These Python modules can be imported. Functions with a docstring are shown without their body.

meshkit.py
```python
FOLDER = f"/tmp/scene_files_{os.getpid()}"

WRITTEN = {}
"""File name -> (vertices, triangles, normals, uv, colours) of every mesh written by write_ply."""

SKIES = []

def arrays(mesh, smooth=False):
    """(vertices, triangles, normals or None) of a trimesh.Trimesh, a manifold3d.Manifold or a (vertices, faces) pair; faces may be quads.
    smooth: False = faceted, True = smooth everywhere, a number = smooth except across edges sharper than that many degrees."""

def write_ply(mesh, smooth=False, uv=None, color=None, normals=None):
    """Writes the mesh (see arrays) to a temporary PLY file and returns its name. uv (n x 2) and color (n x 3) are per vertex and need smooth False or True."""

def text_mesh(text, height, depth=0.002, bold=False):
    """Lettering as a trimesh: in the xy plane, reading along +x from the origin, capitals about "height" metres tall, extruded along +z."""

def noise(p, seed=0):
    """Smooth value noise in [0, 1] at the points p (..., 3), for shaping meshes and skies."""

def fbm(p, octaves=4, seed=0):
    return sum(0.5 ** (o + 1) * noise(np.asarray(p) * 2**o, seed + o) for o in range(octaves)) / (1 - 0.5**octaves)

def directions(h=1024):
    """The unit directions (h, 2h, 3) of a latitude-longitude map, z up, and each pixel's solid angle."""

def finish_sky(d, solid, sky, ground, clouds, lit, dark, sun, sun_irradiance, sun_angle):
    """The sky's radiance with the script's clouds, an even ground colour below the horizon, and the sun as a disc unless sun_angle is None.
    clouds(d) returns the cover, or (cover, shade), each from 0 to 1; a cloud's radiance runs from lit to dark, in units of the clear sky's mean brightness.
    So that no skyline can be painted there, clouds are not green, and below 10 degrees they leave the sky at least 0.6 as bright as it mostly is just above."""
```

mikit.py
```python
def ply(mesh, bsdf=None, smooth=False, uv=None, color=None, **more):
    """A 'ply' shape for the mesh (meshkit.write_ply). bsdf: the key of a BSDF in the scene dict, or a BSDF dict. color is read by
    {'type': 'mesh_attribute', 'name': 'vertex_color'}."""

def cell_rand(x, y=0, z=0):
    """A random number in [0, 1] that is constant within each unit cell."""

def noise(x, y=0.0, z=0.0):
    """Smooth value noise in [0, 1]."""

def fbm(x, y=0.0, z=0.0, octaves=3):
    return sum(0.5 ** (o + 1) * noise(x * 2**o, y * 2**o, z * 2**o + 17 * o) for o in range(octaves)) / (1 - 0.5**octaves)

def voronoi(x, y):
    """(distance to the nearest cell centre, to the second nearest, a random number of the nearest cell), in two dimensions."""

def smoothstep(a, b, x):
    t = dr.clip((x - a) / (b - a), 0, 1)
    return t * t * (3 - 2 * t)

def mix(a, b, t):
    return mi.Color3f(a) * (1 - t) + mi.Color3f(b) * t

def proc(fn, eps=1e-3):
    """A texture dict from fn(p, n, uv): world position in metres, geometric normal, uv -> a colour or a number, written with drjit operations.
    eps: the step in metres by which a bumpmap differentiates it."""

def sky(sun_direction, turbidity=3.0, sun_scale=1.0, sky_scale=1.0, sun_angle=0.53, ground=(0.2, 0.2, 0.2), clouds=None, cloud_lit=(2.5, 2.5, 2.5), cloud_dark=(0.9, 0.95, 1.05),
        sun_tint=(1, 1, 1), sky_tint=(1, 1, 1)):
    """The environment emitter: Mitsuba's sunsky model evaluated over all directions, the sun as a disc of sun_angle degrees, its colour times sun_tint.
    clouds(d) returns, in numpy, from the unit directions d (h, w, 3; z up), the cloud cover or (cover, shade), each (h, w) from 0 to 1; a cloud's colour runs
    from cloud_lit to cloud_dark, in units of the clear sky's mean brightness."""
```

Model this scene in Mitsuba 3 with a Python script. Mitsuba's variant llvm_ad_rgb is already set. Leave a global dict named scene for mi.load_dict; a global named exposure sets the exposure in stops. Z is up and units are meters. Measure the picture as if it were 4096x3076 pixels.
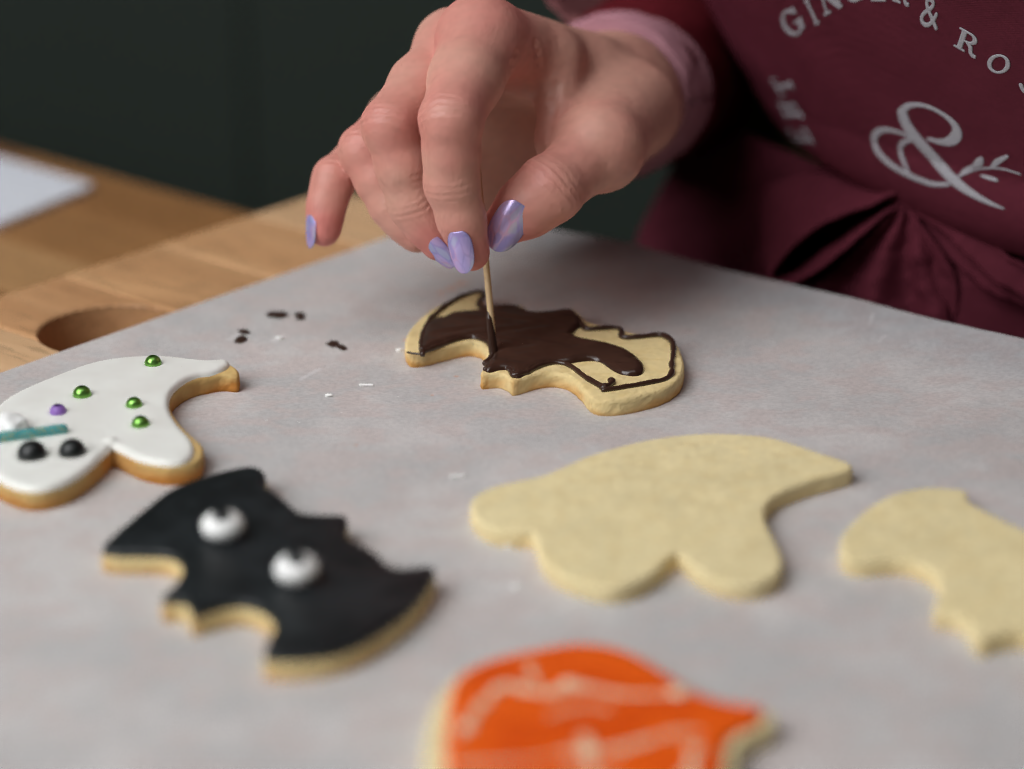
import math, random, numpy as np, trimesh, shapely, mitsuba as mi, mikit, meshkit
from shapely.geometry import Polygon, LineString, Point, box
from shapely import affinity
from scipy.spatial import Delaunay, cKDTree
from mikit import proc, noise, fbm, voronoi, cell_rand, smoothstep, mix
import drjit as dr
random.seed(4); np.random.seed(4)
T = mi.ScalarTransform4f
scene, labels = {}, {}

# ---------------------------------------------------------------- camera, light, exposure
PITCH, EYE = math.radians(21.4), np.array([0, 0, 0.287])
FORWARD = np.array([0, math.cos(PITCH), -math.sin(PITCH)])
scene['camera'] = {'type': 'thinlens', 'to_world': T().look_at(origin=EYE.tolist(), target=(EYE + FORWARD).tolist(), up=[0, 0, 1]),
                   'fov': 23.14, 'fov_axis': 'x', 'aperture_radius': 0.0110, 'focus_distance': 0.777, 'near_clip': 0.02, 'far_clip': 30.0}
def lamp(name, at, to, sx, sy, rgb):
    scene[name] = {'type': 'rectangle', 'to_world': T().look_at(origin=at, target=to, up=[0, 0, 1] if abs(at[0] - to[0]) + abs(at[1] - to[1]) > .1 else [0, 1, 0]) @ T().scale([sx / 2, sy / 2, 1]),
                   'emitter': {'type': 'area', 'radiance': {'type': 'rgb', 'value': rgb}}}
lamp('window_light', [-0.98, 0.02, 1.08], [0, 0.78, 0.0], 1.25, 1.25, [4.1, 4.15, 4.2])
lamp('overhead_fill', [-0.3, 0.1, 2.3], [-0.3, 0.101, 0.0], 1.8, 1.4, [1.0, 0.98, 0.96])  # added overhead fill in place of bounced light, not a known lamp
labels['window_light'] = {'label': 'large soft daylight window to the left of the table', 'category': 'window'}
labels['overhead_fill'] = {'label': 'added dim fill lamp overhead, standing in for bounced room light', 'category': 'lamp'}
exposure = 0.38
# measured outlines and joints, in millimetres on the board (x right, y away, z up)
DATA = {'bat_black': [(-108.01, 597.67), (-106.55, 603.88), (-103.14, 613.7), (-99.56, 623.19),
               (-95.12, 634.79), (-89.77, 640.41), (-84.27, 645.48), (-78.57, 649.33),
               (-74.12, 650.88), (-70.87, 649.07), (-69.06, 644.84), (-68.67, 640.66),
               (-70.07, 639.4), (-68.15, 636.03), (-64.76, 631.7), (-61.25, 625.6),
               (-58.3, 619.6), (-56.22, 618.18), (-49.8, 617.47), (-44.9, 617.47),
               (-44.08, 613.7), (-44.59, 606.17), (-42.45, 601.05), (-36.89, 595.44),
               (-34.82, 592.12), (-32.68, 586.65), (-29.27, 583.63), (-24.19, 585.35),
               (-19.9, 586.11), (-20.29, 580.2), (-22.31, 570.75), (-25.62, 561.55),
               (-31.03, 551.62), (-36.78, 542.93), (-43.03, 537.73), (-50.7, 535.39),
               (-57.23, 535.58), (-60.14, 536.51), (-59.64, 542.93), (-58.48, 549.67),
               (-58.56, 554.57), (-61.25, 560.54), (-65.21, 564.08), (-68.94, 565.1),
               (-73.3, 563.37), (-76.6, 560.54), (-79.66, 557.74), (-80.46, 562.56),
               (-81.79, 566.12), (-84.65, 567.14), (-88.85, 566.12), (-87.07, 571.79),
               (-85.42, 577.02), (-84.86, 584.49), (-85.86, 588.83), (-88.32, 592.67),
               (-91.85, 594.33), (-98.01, 594.33), (-104.21, 594.55), (-107.46, 595.66)],
 'bat_iced': [(-34.64, 753.05), (-34.28, 763.34), (-32.09, 773.89), (-28.26, 784.69),
              (-23.23, 794.15), (-17.5, 801.39), (-12.19, 805.79), (-9.22, 805.13),
              (-10.38, 798.16), (-12.01, 792.24), (-8.78, 787.82), (-3.5, 790.66),
              (3.14, 791.77), (4.98, 787.82), (6.54, 783.44), (12.38, 786.56),
              (19.83, 788.92), (22.37, 784.69), (24.74, 775.11), (28.8, 771.61),
              (34.99, 770.55), (37.39, 766.03), (42.43, 763.34), (48.17, 764.83),
              (51.39, 762.6), (53.25, 755.24), (54.1, 744.42), (54.42, 735.26),
              (53.24, 726.98), (50.57, 719.53), (46.32, 713.53), (39.77, 708.66),
              (33.36, 705.28), (27.56, 704.37), (24.36, 706.32), (22.7, 710.89),
              (20.72, 718.86), (17.94, 725.61), (14.05, 729.03), (9.6, 728.35),
              (4.63, 724.66), (0.2, 720.6), (-0.88, 724.25), (-3.25, 727.94),
              (-6.22, 727.94), (-10.39, 726.3), (-8.75, 734.56), (-7.22, 741.58),
              (-8.41, 750.15), (-11.02, 755.97), (-15.1, 755.97), (-20.13, 752.76),
              (-25.1, 748.71), (-30.05, 745.56), (-33.36, 746.42)],
 'bat_plain': [(87.56, 606.45), (90.25, 613.08), (96.71, 624.98), (103.62, 633.73),
               (110.02, 638.18), (117.56, 640.15), (124.58, 638.72), (127.17, 636.93),
               (125.31, 631.08), (129.25, 624.12), (133.12, 618.13), (137.61, 611.41),
               (142.07, 606.45), (146.56, 608.09), (150.73, 604.81), (146.66, 591.96),
               (149.74, 581.09), (151.07, 569.08), (158.95, 569.08), (161.49, 563.23),
               (152.35, 546.26), (142.34, 535.42), (132.24, 528.82), (126.94, 530.13),
               (131.3, 539.44), (131.32, 549.03), (126.38, 552.52), (120.11, 550.42),
               (113.84, 545.57), (113.61, 555.34), (111.78, 561.78), (104.75, 562.5),
               (108.42, 571.3), (110.2, 580.33), (108.73, 588.04), (104.7, 592.75),
               (99.38, 593.54), (92.37, 591.96), (87.48, 593.54), (86.46, 599.13)],
 'bow': {'back': [(139.0, 863.8, 24.6), (119.3, 879.8, 24.2),
                  (103.7, 884.7, 23.1), (94.0, 888.0, 17.8), (90.6, 888.5, 5.5),
                  (92.0, 882.9, -9.0), (100.0, 877.5, -9.0), (111.4, 874.6, -2.6),
                  (125.4, 869.4, 11.5), (140.7, 862.9, 22.3)],
         'front': [(135.2, 829.8, 33.8), (117.2, 835.7, 24.2),
                   (103.5, 840.6, 14.7), (94.8, 839.2, 5.7), (89.5, 833.0, 0.9),
                   (91.7, 829.8, -1.8), (98.0, 828.4, -0.1), (107.2, 826.3, 5.7),
                   (121.5, 829.2, 18.4), (137.6, 833.7, 29.9)]},
 'choc_blobs': [(28.14, 714.19), (-28.59, 747.28), (-7.65, 733.87), (0.7, 726.98),
                (30.77, 719.8)],
 'choc_flood': [(-28.9, 744.8), (-29.68, 752.74), (-28.95, 766.06), (-27.37, 773.33),
                (-23.29, 776.7), (-20.25, 781.03), (-16.09, 782.9), (-11.88, 782.9),
                (-8.75, 785.71), (-5.07, 787.6), (3.13, 788.55), (5.73, 781.03),
                (11.26, 782.58), (19.74, 785.4), (22.23, 779.48), (23.04, 770.59),
                (20.41, 764.56), (19.69, 760.09), (21.66, 756.84), (27.21, 754.64),
                (33.18, 751.0), (37.97, 744.52), (41.11, 736.73), (41.78, 730.05),
                (40.06, 725.24), (36.11, 724.97), (32.75, 727.02), (29.99, 732.54),
                (27.68, 737.85), (23.2, 738.42), (18.14, 735.61), (13.16, 735.33),
                (9.14, 732.82), (5.63, 727.29), (2.17, 722.93), (0.2, 723.88),
                (-0.54, 729.77), (-3.26, 730.46), (-7.2, 727.71), (-8.69, 729.08),
                (-8.74, 733.93), (-6.79, 738.84), (-6.08, 744.09), (-7.41, 752.74),
                (-10.52, 757.14), (-14.11, 758.31), (-19.64, 754.2), (-23.6, 749.84),
                (-27.53, 746.24)],
 'choc_lines': [[(-28.45, 743.28), (-29.32, 751.18), (-28.9, 764.42), (-26.71, 777.31),
                 (-22.56, 789.01), (-17.45, 798.59), (-12.16, 803.45), (-9.46, 802.64),
                 (-9.3, 798.27), (-11.38, 792.98), (-11.16, 788.22), (-8.49, 785.86)],
                [(-33.33, 745.99), (-31.52, 744.56), (-28.97, 743.7)],
                [(21.64, 776.55), (23.48, 767.42), (24.99, 765.92), (29.68, 767.27),
                 (34.89, 768.18), (35.87, 764.42), (35.07, 759.96), (36.79, 758.19),
                 (41.7, 759.22), (47.97, 761.44), (50.37, 758.49), (51.89, 754.09),
                 (51.29, 743.99), (49.97, 732.74), (50.13, 727.22), (47.71, 721.1),
                 (40.69, 717.74), (33.72, 714.4), (28.06, 712.15)],
                [(4.65, 727.22), (8.66, 733.43), (12.67, 736.22), (16.65, 735.52),
                 (19.54, 731.07), (22.78, 722.86), (25.58, 718.14), (27.89, 714.4),
                 (29.64, 715.73), (30.97, 718.81)],
                [(-28.52, 745.42), (-23.63, 750.89), (-19.67, 755.25), (-14.13, 759.52),
                 (-10.53, 758.19), (-7.42, 753.79), (-6.04, 745.42), (-6.55, 739.73),
                 (-8.51, 735.24)],
                [(-8.21, 729.97), (-5.98, 730.24), (-3.27, 731.63), (-0.79, 731.07),
                 (-0.04, 725.85), (0.94, 723.81), (4.65, 727.22)]],
 'crumbs_black': [((-79.22, 795.66), 3.95, 3.71, -20), ((-71.67, 795.2), 2.13, 2.7, 20),
                  ((-71.07, 791.53), 1.82, 1.35, 0), ((-88.98, 778.91), 1.82, 3.04, 40),
                  ((-89.15, 771.42), 2.43, 3.71, -10), ((-58.53, 767.07), 2.58, 3.04, -10),
                  ((-55.61, 764.05), 3.34, 1.69, -65)],
 'crumbs_white': [((-45.62, 730.02), 4.9, 1.1, -2), ((-56.88, 721.17), 2.4, 1.5, 10), ((-36.71, 760.86), 2.3, 1.9, 0),
                  ((-74.47, 701.5), 1.0, 0.35, 30), ((-64.52, 699.77), 0.5, 0.5, 0), ((-35.45, 720.83), 0.7, 0.3, 0),
                  ((-51.99, 707.73), 0.45, 0.3, 0), ((-15.41, 658.26), 5.0, 1.3, 12), ((-1.12, 610.86), 2.0, 1.5, 0),
                  ((1.33, 586.54), 2.2, 2.0, 0), ((-76.42, 772.3), 3.2, 2.0, 20)],
 'cuff': {'c': (45.72, 862.29, 61.82)},
 'emblem': [[(239.71, 66.02, 2.96), (239.48, 63.08, 3.44), (242.01, 58.42, 3.69),
             (246.58, 53.46, 3.66), (251.58, 48.76, 3.03), (257.59, 44.91, 2.77),
             (266.06, 41.8, 1.73), (273.06, 40.23, 0.93), (277.82, 39.61, 0.22)],
            [(238.95, 66.09, 2.2), (242.33, 69.93, 1.39), (248.65, 71.76, 0.94),
             (254.21, 71.33, 0.93), (259.24, 69.29, 1.2), (262.09, 66.34, 2.15),
             (261.89, 63.21, 2.89), (258.54, 59.81, 2.51), (253.62, 58.22, 1.34),
             (248.49, 58.43, 0.76)],
            [(240.47, 57.24, 0.75), (233.42, 58.12, 0.97), (226.67, 56.74, 1.4),
             (221.76, 52.62, 1.89), (221.23, 48.79, 1.69), (224.5, 45.64, 1.66),
             (230.25, 43.35, 1.47), (236.57, 42.12, 1.35), (243.35, 41.44, 1.3),
             (248.78, 41.4, 1.15), (255.31, 43.16, 0.81)],
            [(240.79, 56.25, 0.82), (235.52, 53.83, 1.3), (233.31, 49.77, 1.29),
             (235.46, 46.42, 1.14), (237.57, 42.73, 0.88)],
            [(257.52, 45.84, 0.43), (262.91, 49.17, 0.41), (268.76, 52.05, 0.42),
             (277.23, 54.07, 0.41), (284.28, 53.24, 0.26)],
            [(260.19, 47.85, 0.5), (262.29, 49.63, 1.42), (265.18, 51.73, 0.75)],
            [(266.43, 52.54, 1.17), (268.44, 54.08, 2.18), (269.6, 55.66, 1.17)],
            [(273.38, 53.42, 0.85), (275.54, 56.01, 1.54), (280.37, 59.18, 0.72)],
            [(268.38, 49.18, 0.38), (271.63, 49.04, 0.94), (274.58, 48.88, 0.63)]],
 'eyes': [(-76.5, 602.49, 11.3), (-54.8, 575.97, 11.3)],
 'fan': {'back': [(137.9, 834.9, 27.5), (146.1, 826.4, 16.8), (150.9, 821.7, 4.8),
                  (153.3, 812.3, -19.2)],
         'front': [(136.0, 834.8, 27.2), (123.9, 835.9, 13.7),
                   (109.8, 838.4, -1.8), (93.8, 844.6, -18.9)]},
 'flap': {'back': [(42.9, 982.0, 79.5), (42.5, 968.1, 71.4), (41.1, 955.6, 67.0),
                   (39.4, 934.0, 66.6)],
          'front': [(7.6, 921.8, 90.5), (13.5, 912.8, 81.1), (22.0, 905.1, 75.1),
                    (32.7, 893.9, 74.0)]},
 'folds': [[(3.2, 766.3, 96.6), (3.0, 765.5, 91.6), (2.3, 765.6, 86.3)],
           [(0.0, 763.3, 94.3), (0.0, 761.7, 90.3), (-0.6, 760.2, 86.3)],
           [(14.7, 782.0, 84.3), (12.4, 777.0, 77.2), (11.2, 771.6, 68.8)],
           [(17.6, 778.1, 80.0), (16.1, 775.7, 73.8), (14.7, 773.0, 66.9)],
           [(9.7, 777.7, 98.2), (10.9, 778.7, 89.7), (10.7, 777.4, 80.9)]],
 'ghost_biscuit': [(-156.55, 689.8), (-154.69, 701.21), (-152.04, 709.0), (-147.23, 716.83),
                   (-142.16, 723.87), (-136.59, 731.04), (-131.45, 736.28), (-125.49, 739.29),
                   (-119.31, 741.11), (-112.92, 741.59), (-106.32, 740.38), (-99.56, 737.72),
                   (-94.72, 736.52), (-89.5, 735.68), (-86.27, 731.27), (-84.9, 727.38),
                   (-85.09, 723.87), (-90.12, 725.62), (-93.3, 723.87), (-97.66, 721.55),
                   (-100.53, 717.52), (-103.16, 711.82), (-103.88, 705.09), (-102.78, 697.37),
                   (-99.86, 688.73), (-96.01, 680.27), (-91.96, 673.02), (-89.2, 667.92),
                   (-88.59, 660.89), (-89.57, 655.94), (-93.44, 652.81), (-98.35, 652.03),
                   (-103.24, 653.98), (-108.42, 657.91), (-112.64, 662.88), (-115.43, 665.9),
                   (-116.15, 662.88), (-117.58, 656.93), (-120.03, 647.97), (-123.38, 640.35),
                   (-127.88, 635.66), (-132.53, 634.27), (-137.76, 636.13), (-143.26, 641.29),
                   (-148.98, 649.12), (-155.42, 652.52), (-163.47, 655.94), (-170.13, 666.9),
                   (-167.71, 677.67), (-160.81, 682.9)],
 'ghost_icing': [(-155.71, 687.84), (-154.1, 698.45), (-151.46, 706.2), (-146.69, 714.1),
                 (-141.62, 721.0), (-136.08, 728.25), (-130.99, 733.59), (-125.04, 736.58),
                 (-118.88, 738.39), (-112.54, 739.0), (-105.96, 737.79), (-101.47, 736.1),
                 (-94.46, 734.54), (-89.88, 736.34), (-87.99, 731.8), (-90.22, 726.83),
                 (-93.3, 724.14), (-97.73, 722.39), (-100.94, 717.76), (-103.22, 710.92),
                 (-103.89, 704.19), (-103.11, 696.48), (-100.84, 687.84), (-96.93, 678.34),
                 (-93.28, 671.1), (-91.26, 664.0), (-91.02, 657.02), (-93.48, 653.39),
                 (-97.98, 652.41), (-103.24, 654.37), (-108.39, 658.01), (-112.61, 662.99),
                 (-115.32, 665.51), (-116.09, 662.79), (-117.52, 656.83), (-120.0, 648.05),
                 (-123.33, 640.41), (-127.83, 635.71), (-132.48, 634.31), (-137.71, 636.18),
                 (-143.22, 641.35), (-148.93, 649.2), (-155.09, 653.09), (-162.65, 656.04),
                 (-168.86, 665.0), (-166.5, 674.19), (-159.64, 679.38)],
 'ghost_plain': [(-11.92, 628.45), (-10.01, 635.5), (-5.0, 640.87), (1.54, 644.14),
                 (8.87, 648.16), (14.86, 654.65), (22.5, 663.17), (33.3, 670.89),
                 (44.18, 676.4), (55.01, 679.18), (65.69, 679.18), (74.62, 676.79),
                 (81.72, 671.87), (87.11, 666.05), (92.54, 661.26), (96.86, 657.09),
                 (97.13, 652.79), (91.01, 648.53), (84.73, 644.86), (76.79, 638.54),
                 (71.45, 631.96), (68.92, 624.12), (68.63, 617.28), (69.95, 605.63),
                 (71.11, 595.13), (69.97, 586.49), (66.89, 581.09), (61.96, 578.35),
                 (56.05, 579.27), (50.99, 582.93), (47.34, 588.51), (45.05, 594.81),
                 (43.51, 597.52), (41.66, 595.13), (37.78, 586.49), (32.74, 579.57),
                 (26.61, 576.24), (21.35, 577.75), (14.8, 582.32), (9.54, 589.13),
                 (7.24, 596.4), (6.65, 606.45), (5.3, 610.58), (0.77, 609.75),
                 (-5.51, 612.24), (-10.35, 618.98)],
 'joints': {'f0': (40.66, 891.09, 53.09, 19.5),
            'f1': (65.56, 1036.74, 27.35, 25),
            'i0': (-9.99, 778.22, 99.45, 13.2),
            'i1': (-18.58, 736.95, 84.59, 9.4),
            'i2': (-18.49, 737.6, 64.32, 8.2),
            'i3': (-12.93, 737.52, 42.2, 6.1),
            'm0': (-18.26, 798.6, 91.16, 11.5),
            'm1': (-38.13, 755.66, 77.51, 8.5),
            'm2': (-30.79, 754.47, 52.54, 7.9),
            'm3': (-23.14, 753.06, 40.74, 6.4),
            'p0': (-38.31, 822.34, 61.3, 9.8),
            'p1': (-57.95, 783.35, 52.23, 6.5),
            'p2': (-60.67, 779.88, 43.38, 5.8),
            'p3': (-61.12, 777.07, 36.22, 5.2),
            'pal0': (-4.99, 840.91, 48.39, 13),
            'pal1': (30.32, 861.45, 45.97, 16),
            'pal2': (-7.39, 833.7, 35.47, 12),
            'blk_pal3': (-31.75, 823.33, 50.11, 11),  # extra flesh added behind the fingers to block light from the palm gap
            'r0': (-25.04, 818.73, 74.0, 11),
            'r1': (-47.46, 777.96, 63.16, 8.1),
            'r2': (-38.21, 771.48, 46.63, 7.4),
            'r3': (-30.75, 768.16, 38.15, 6.2),
            't0': (40.19, 813.89, 67.14, 16),
            't1': (28.29, 772.55, 65.8, 12.6),
            't2': (11.76, 752.28, 57.92, 10.5),
            't3': (-2.18, 750.22, 47.17, 6.9),
            'web0': (14.49, 797.39, 88.06, 8),
            'web1': (15.86, 780.71, 64.7, 7.2),
            'web2': (26.22, 816.78, 74.5, 12.5),
            'web3': (27.77, 788.03, 64.18, 11),
            'wi': (36.55, 840.11, 68.27, 14),
            'wm': (36.5, 858.13, 64.92, 13.6),
            'wp': (35.92, 873.26, 54.18, 13),
            'wr': (36.21, 869.96, 59.48, 13.5),
            'wt': (38.95, 837.66, 62.03, 15.5)},
 'letters': [('G', (191.11, 82.84), (202.98, 90.66), (186.71, 90.5)),
             ('I', (205.61, 91.27), (212.39, 95.09), (203.27, 99.97)),
             ('N', (213.87, 97.43), (224.95, 103.24), (213.42, 106.87)),
             ('G', (225.49, 104.84), (235.11, 106.98), (227.12, 114.45)),
             ('E', (237.58, 107.59), (244.75, 108.81), (240.43, 117.04)),
             ('R', (247.22, 109.52), (253.87, 108.83), (251.21, 119.04)),
             ('&', (256.17, 103.24), (262.94, 102.58), (260.37, 113.79)),
             ('R', (268.26, 97.56), (276.28, 94.49), (272.61, 105.08)),
             ('O', (278.83, 91.1), (286.58, 90.16), (283.09, 98.17)),
             ('S', (289.81, 86.66), (296.7, 83.6), (294.14, 93.75)),
             ('T', (183.32, 58.87), (179.24, 65.51), (169.78, 53.54)),
             ('H', (181.64, 48.23), (177.69, 53.77), (168.03, 43.81)),
             ('E', (185.5, 38.6), (181.88, 44.49), (168.2, 32.5))],
 'nails': [((-17.01, 729.77, 51.18), (-14.53, 728.62, 38.11),
            (-0.361, -0.807, 0.467), 8.6, 5.6),
           ((3.16, 741.72, 56.2), (-5.63, 740.82, 41.56), (0.302, -0.805, 0.51),
            12.4, 7.0),
           ((-28.33, 747.39, 43.81), (-18.68, 747.07, 33.66),
            (-0.436, -0.87, -0.231), 8.6, 5.0),
           ((-65.64, 775.75, 43.26), (-65.9, 772.65, 31.8),
            (-0.807, -0.515, 0.289), 6.6, 4.2)],
 'notepad': [(-180.86, 1038.69), (-229.71, 1081.62), (-288.68, 1130.24), (-289.78, 936.73),
             (-211.0, 983.49)],
 'peak': (-116.26, 668.16, 7.8),
 'pearls': [(-112.19, 730.3, 7.8, 2.29), (-130.14, 703.85, 7.8, 2.42),
            (-113.21, 695.36, 7.8, 2.15), (-109.15, 680.05, 7.8, 2.31),
            (-135.06, 689.94, 7.8, 2.14), (-136.95, 657.12, 7.8, 3.95),
            (-125.77, 659.1, 7.8, 3.65)],
 'pick': [(-5.59, 743.36, 6.2), (-11.09, 759.26, 64.77)],
 'pump_biscuit': [(-19.75, 496.52), (-19.21, 509.88), (-16.42, 521.95), (-12.51, 530.1),
                  (-8.45, 534.99), (-1.07, 539.66), (6.4, 542.67), (12.52, 545.1),
                  (17.7, 545.82), (24.21, 544.19), (29.65, 540.16), (34.86, 533.22),
                  (40.75, 524.52), (44.05, 519.78), (50.01, 515.4), (58.7, 512.63),
                  (61.15, 508.07), (59.61, 503.58), (54.46, 500.03), (50.96, 494.78),
                  (49.25, 484.56), (46.5, 471.45), (39.74, 458.14), (27.1, 449.11),
                  (14.62, 446.16), (1.89, 449.85), (-9.89, 458.91), (-16.77, 471.45),
                  (-19.76, 486.24)],
 'pump_dots': [(13.41, 521.45), (17.22, 489.04), (38.86, 516.74), (-10.17, 500.35)],
 'pump_icing': [(-14.8, 502.49), (-14.57, 517.11), (-12.87, 526.12), (-8.4, 532.24),
                (-1.06, 536.89), (6.37, 539.89), (12.46, 542.41), (17.61, 543.02),
                (24.09, 541.4), (29.5, 537.39), (34.68, 530.48), (40.53, 521.82),
                (43.82, 517.11), (49.76, 512.93), (57.67, 511.73), (58.46, 508.35),
                (55.5, 502.49), (50.23, 499.65), (47.8, 493.7), (46.43, 481.8),
                (44.29, 470.37), (38.05, 457.83), (26.69, 449.52), (14.61, 446.55),
                (2.69, 450.26), (-7.45, 459.36), (-13.02, 471.97), (-14.89, 488.54)],
 'pump_lines': [([(-11.41, 496.83), (-8.93, 505.72), (-5.49, 514.87), (-1.94, 521.45),
                  (2.57, 519.55)],
                 2.6),
                ([(2.57, 518.61), (7.92, 515.8), (13.39, 520.5), (18.78, 519.55),
                  (25.38, 515.8), (32.09, 515.8), (40.23, 517.21)],
                 2.6),
                ([(3.99, 531.08), (5.31, 524.31), (7.04, 516.74)], 2.4),
                ([(8.68, 505.72), (12.71, 509.35), (18.5, 510.26), (22.01, 509.35)], 1.8),
                ([(-11.17, 483.96), (-3.53, 484.81), (4.99, 485.65), (11.44, 489.04),
                  (17.03, 489.9)],
                 2.6),
                ([(17.84, 488.19), (24.36, 490.76), (31.02, 495.08), (37.73, 498.59),
                  (42.95, 498.59)],
                 2.4),
                ([(16.36, 496.83), (17.25, 489.9), (17.64, 481.46)], 2.4),
                ([(41.17, 491.62), (39.91, 485.65), (38.35, 474.87)], 2.6),
                ([(7.41, 474.87), (16.75, 479.8), (27.9, 474.87)], 2.4)],
 'rod': [(-160.08, 662.6, 7.8), (-131.0, 674.12, 7.8)],
 'rosette': (-147.56, 676.92, 7.8),
 'scuffs': [((-66.69, 735.78), (-61.48, 744.72), 1.3),
            ((-78.59, 770.98), (-75.16, 775.37), 1.8),
            ((-93.2, 772.3), (-90.06, 778.91), 1.2), ((118.22, 778.02), (120.4, 785.18), 0.5),
            ((119.8, 764.91), (122.52, 769.24), 0.5)],
 'stains': [((-17.69, 828.65), 3.0), ((-21.12, 822.74), 2.6), ((-24.73, 818.84), 2.2),
            ((-34.9, 771.42), 1.1), ((-24.9, 722.31), 0.7), ((-46.02, 681.88), 0.8),
            ((-17.75, 738.6), 1.0)],
 'tail': {'back': [(135.9, 847.3, 23.7), (130.1, 842.6, 11.5),
                   (132.6, 839.0, 2.3), (138.7, 834.3, -1.3),
                   (139.8, 829.6, -13.4), (138.3, 825.8, -31.3)],
          'front': [(136.3, 835.5, 29.0), (141.8, 826.8, 23.4),
                    (148.3, 819.5, 15.7), (153.9, 815.4, 5.3),
                    (153.3, 814.5, -8.0), (150.8, 813.7, -26.6)]},
 'tail2': {'back': [(139.2, 837.8, 26.7), (153.3, 824.0, 10.8),
                    (163.4, 815.4, 5.3), (175.3, 808.0, 2.8),
                    (192.7, 799.5, -2.5)],
           'front': [(137.6, 833.9, 30.4), (151.0, 816.3, 26.7),
                     (160.8, 806.2, 20.1), (172.4, 797.6, 14.7),
                     (190.4, 792.9, 8.1)]}}
# ---------------------------------------------------------------- frame of the board: a along its left edge, b across it
AX, BX, O2 = np.array([.6428, .7660]), np.array([.7660, -.6428]), np.array([-.1531, .8463])
def W(a, b, z):
    a, b, z = np.broadcast_arrays(np.asarray(a, float), b, z)
    return np.stack([O2[0] + a * AX[0] + b * BX[0], O2[1] + a * AX[1] + b * BX[1], z], -1)
M = 0.001
def mm(pts): return np.array(pts, float) * M

# ---------------------------------------------------------------- materials
def two(d): return {'type': 'twosided', 'bsdf': d}
def rgb(*c): return {'type': 'rgb', 'value': list(c)}
def tex(v): return v if isinstance(v, dict) else rgb(*v) if isinstance(v, (tuple, list)) else v
def material(name, base, rough=.5, bump=None, scale=1.0, eps=2e-4, **k):
    d = {'type': 'principled', 'base_color': tex(base), 'roughness': rough, **k}
    if bump: d = {'type': 'bumpmap', 'arbitrary': proc(bump, eps), 'scale': scale, 'bsdf': d}
    scene[name] = two(d)

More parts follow.
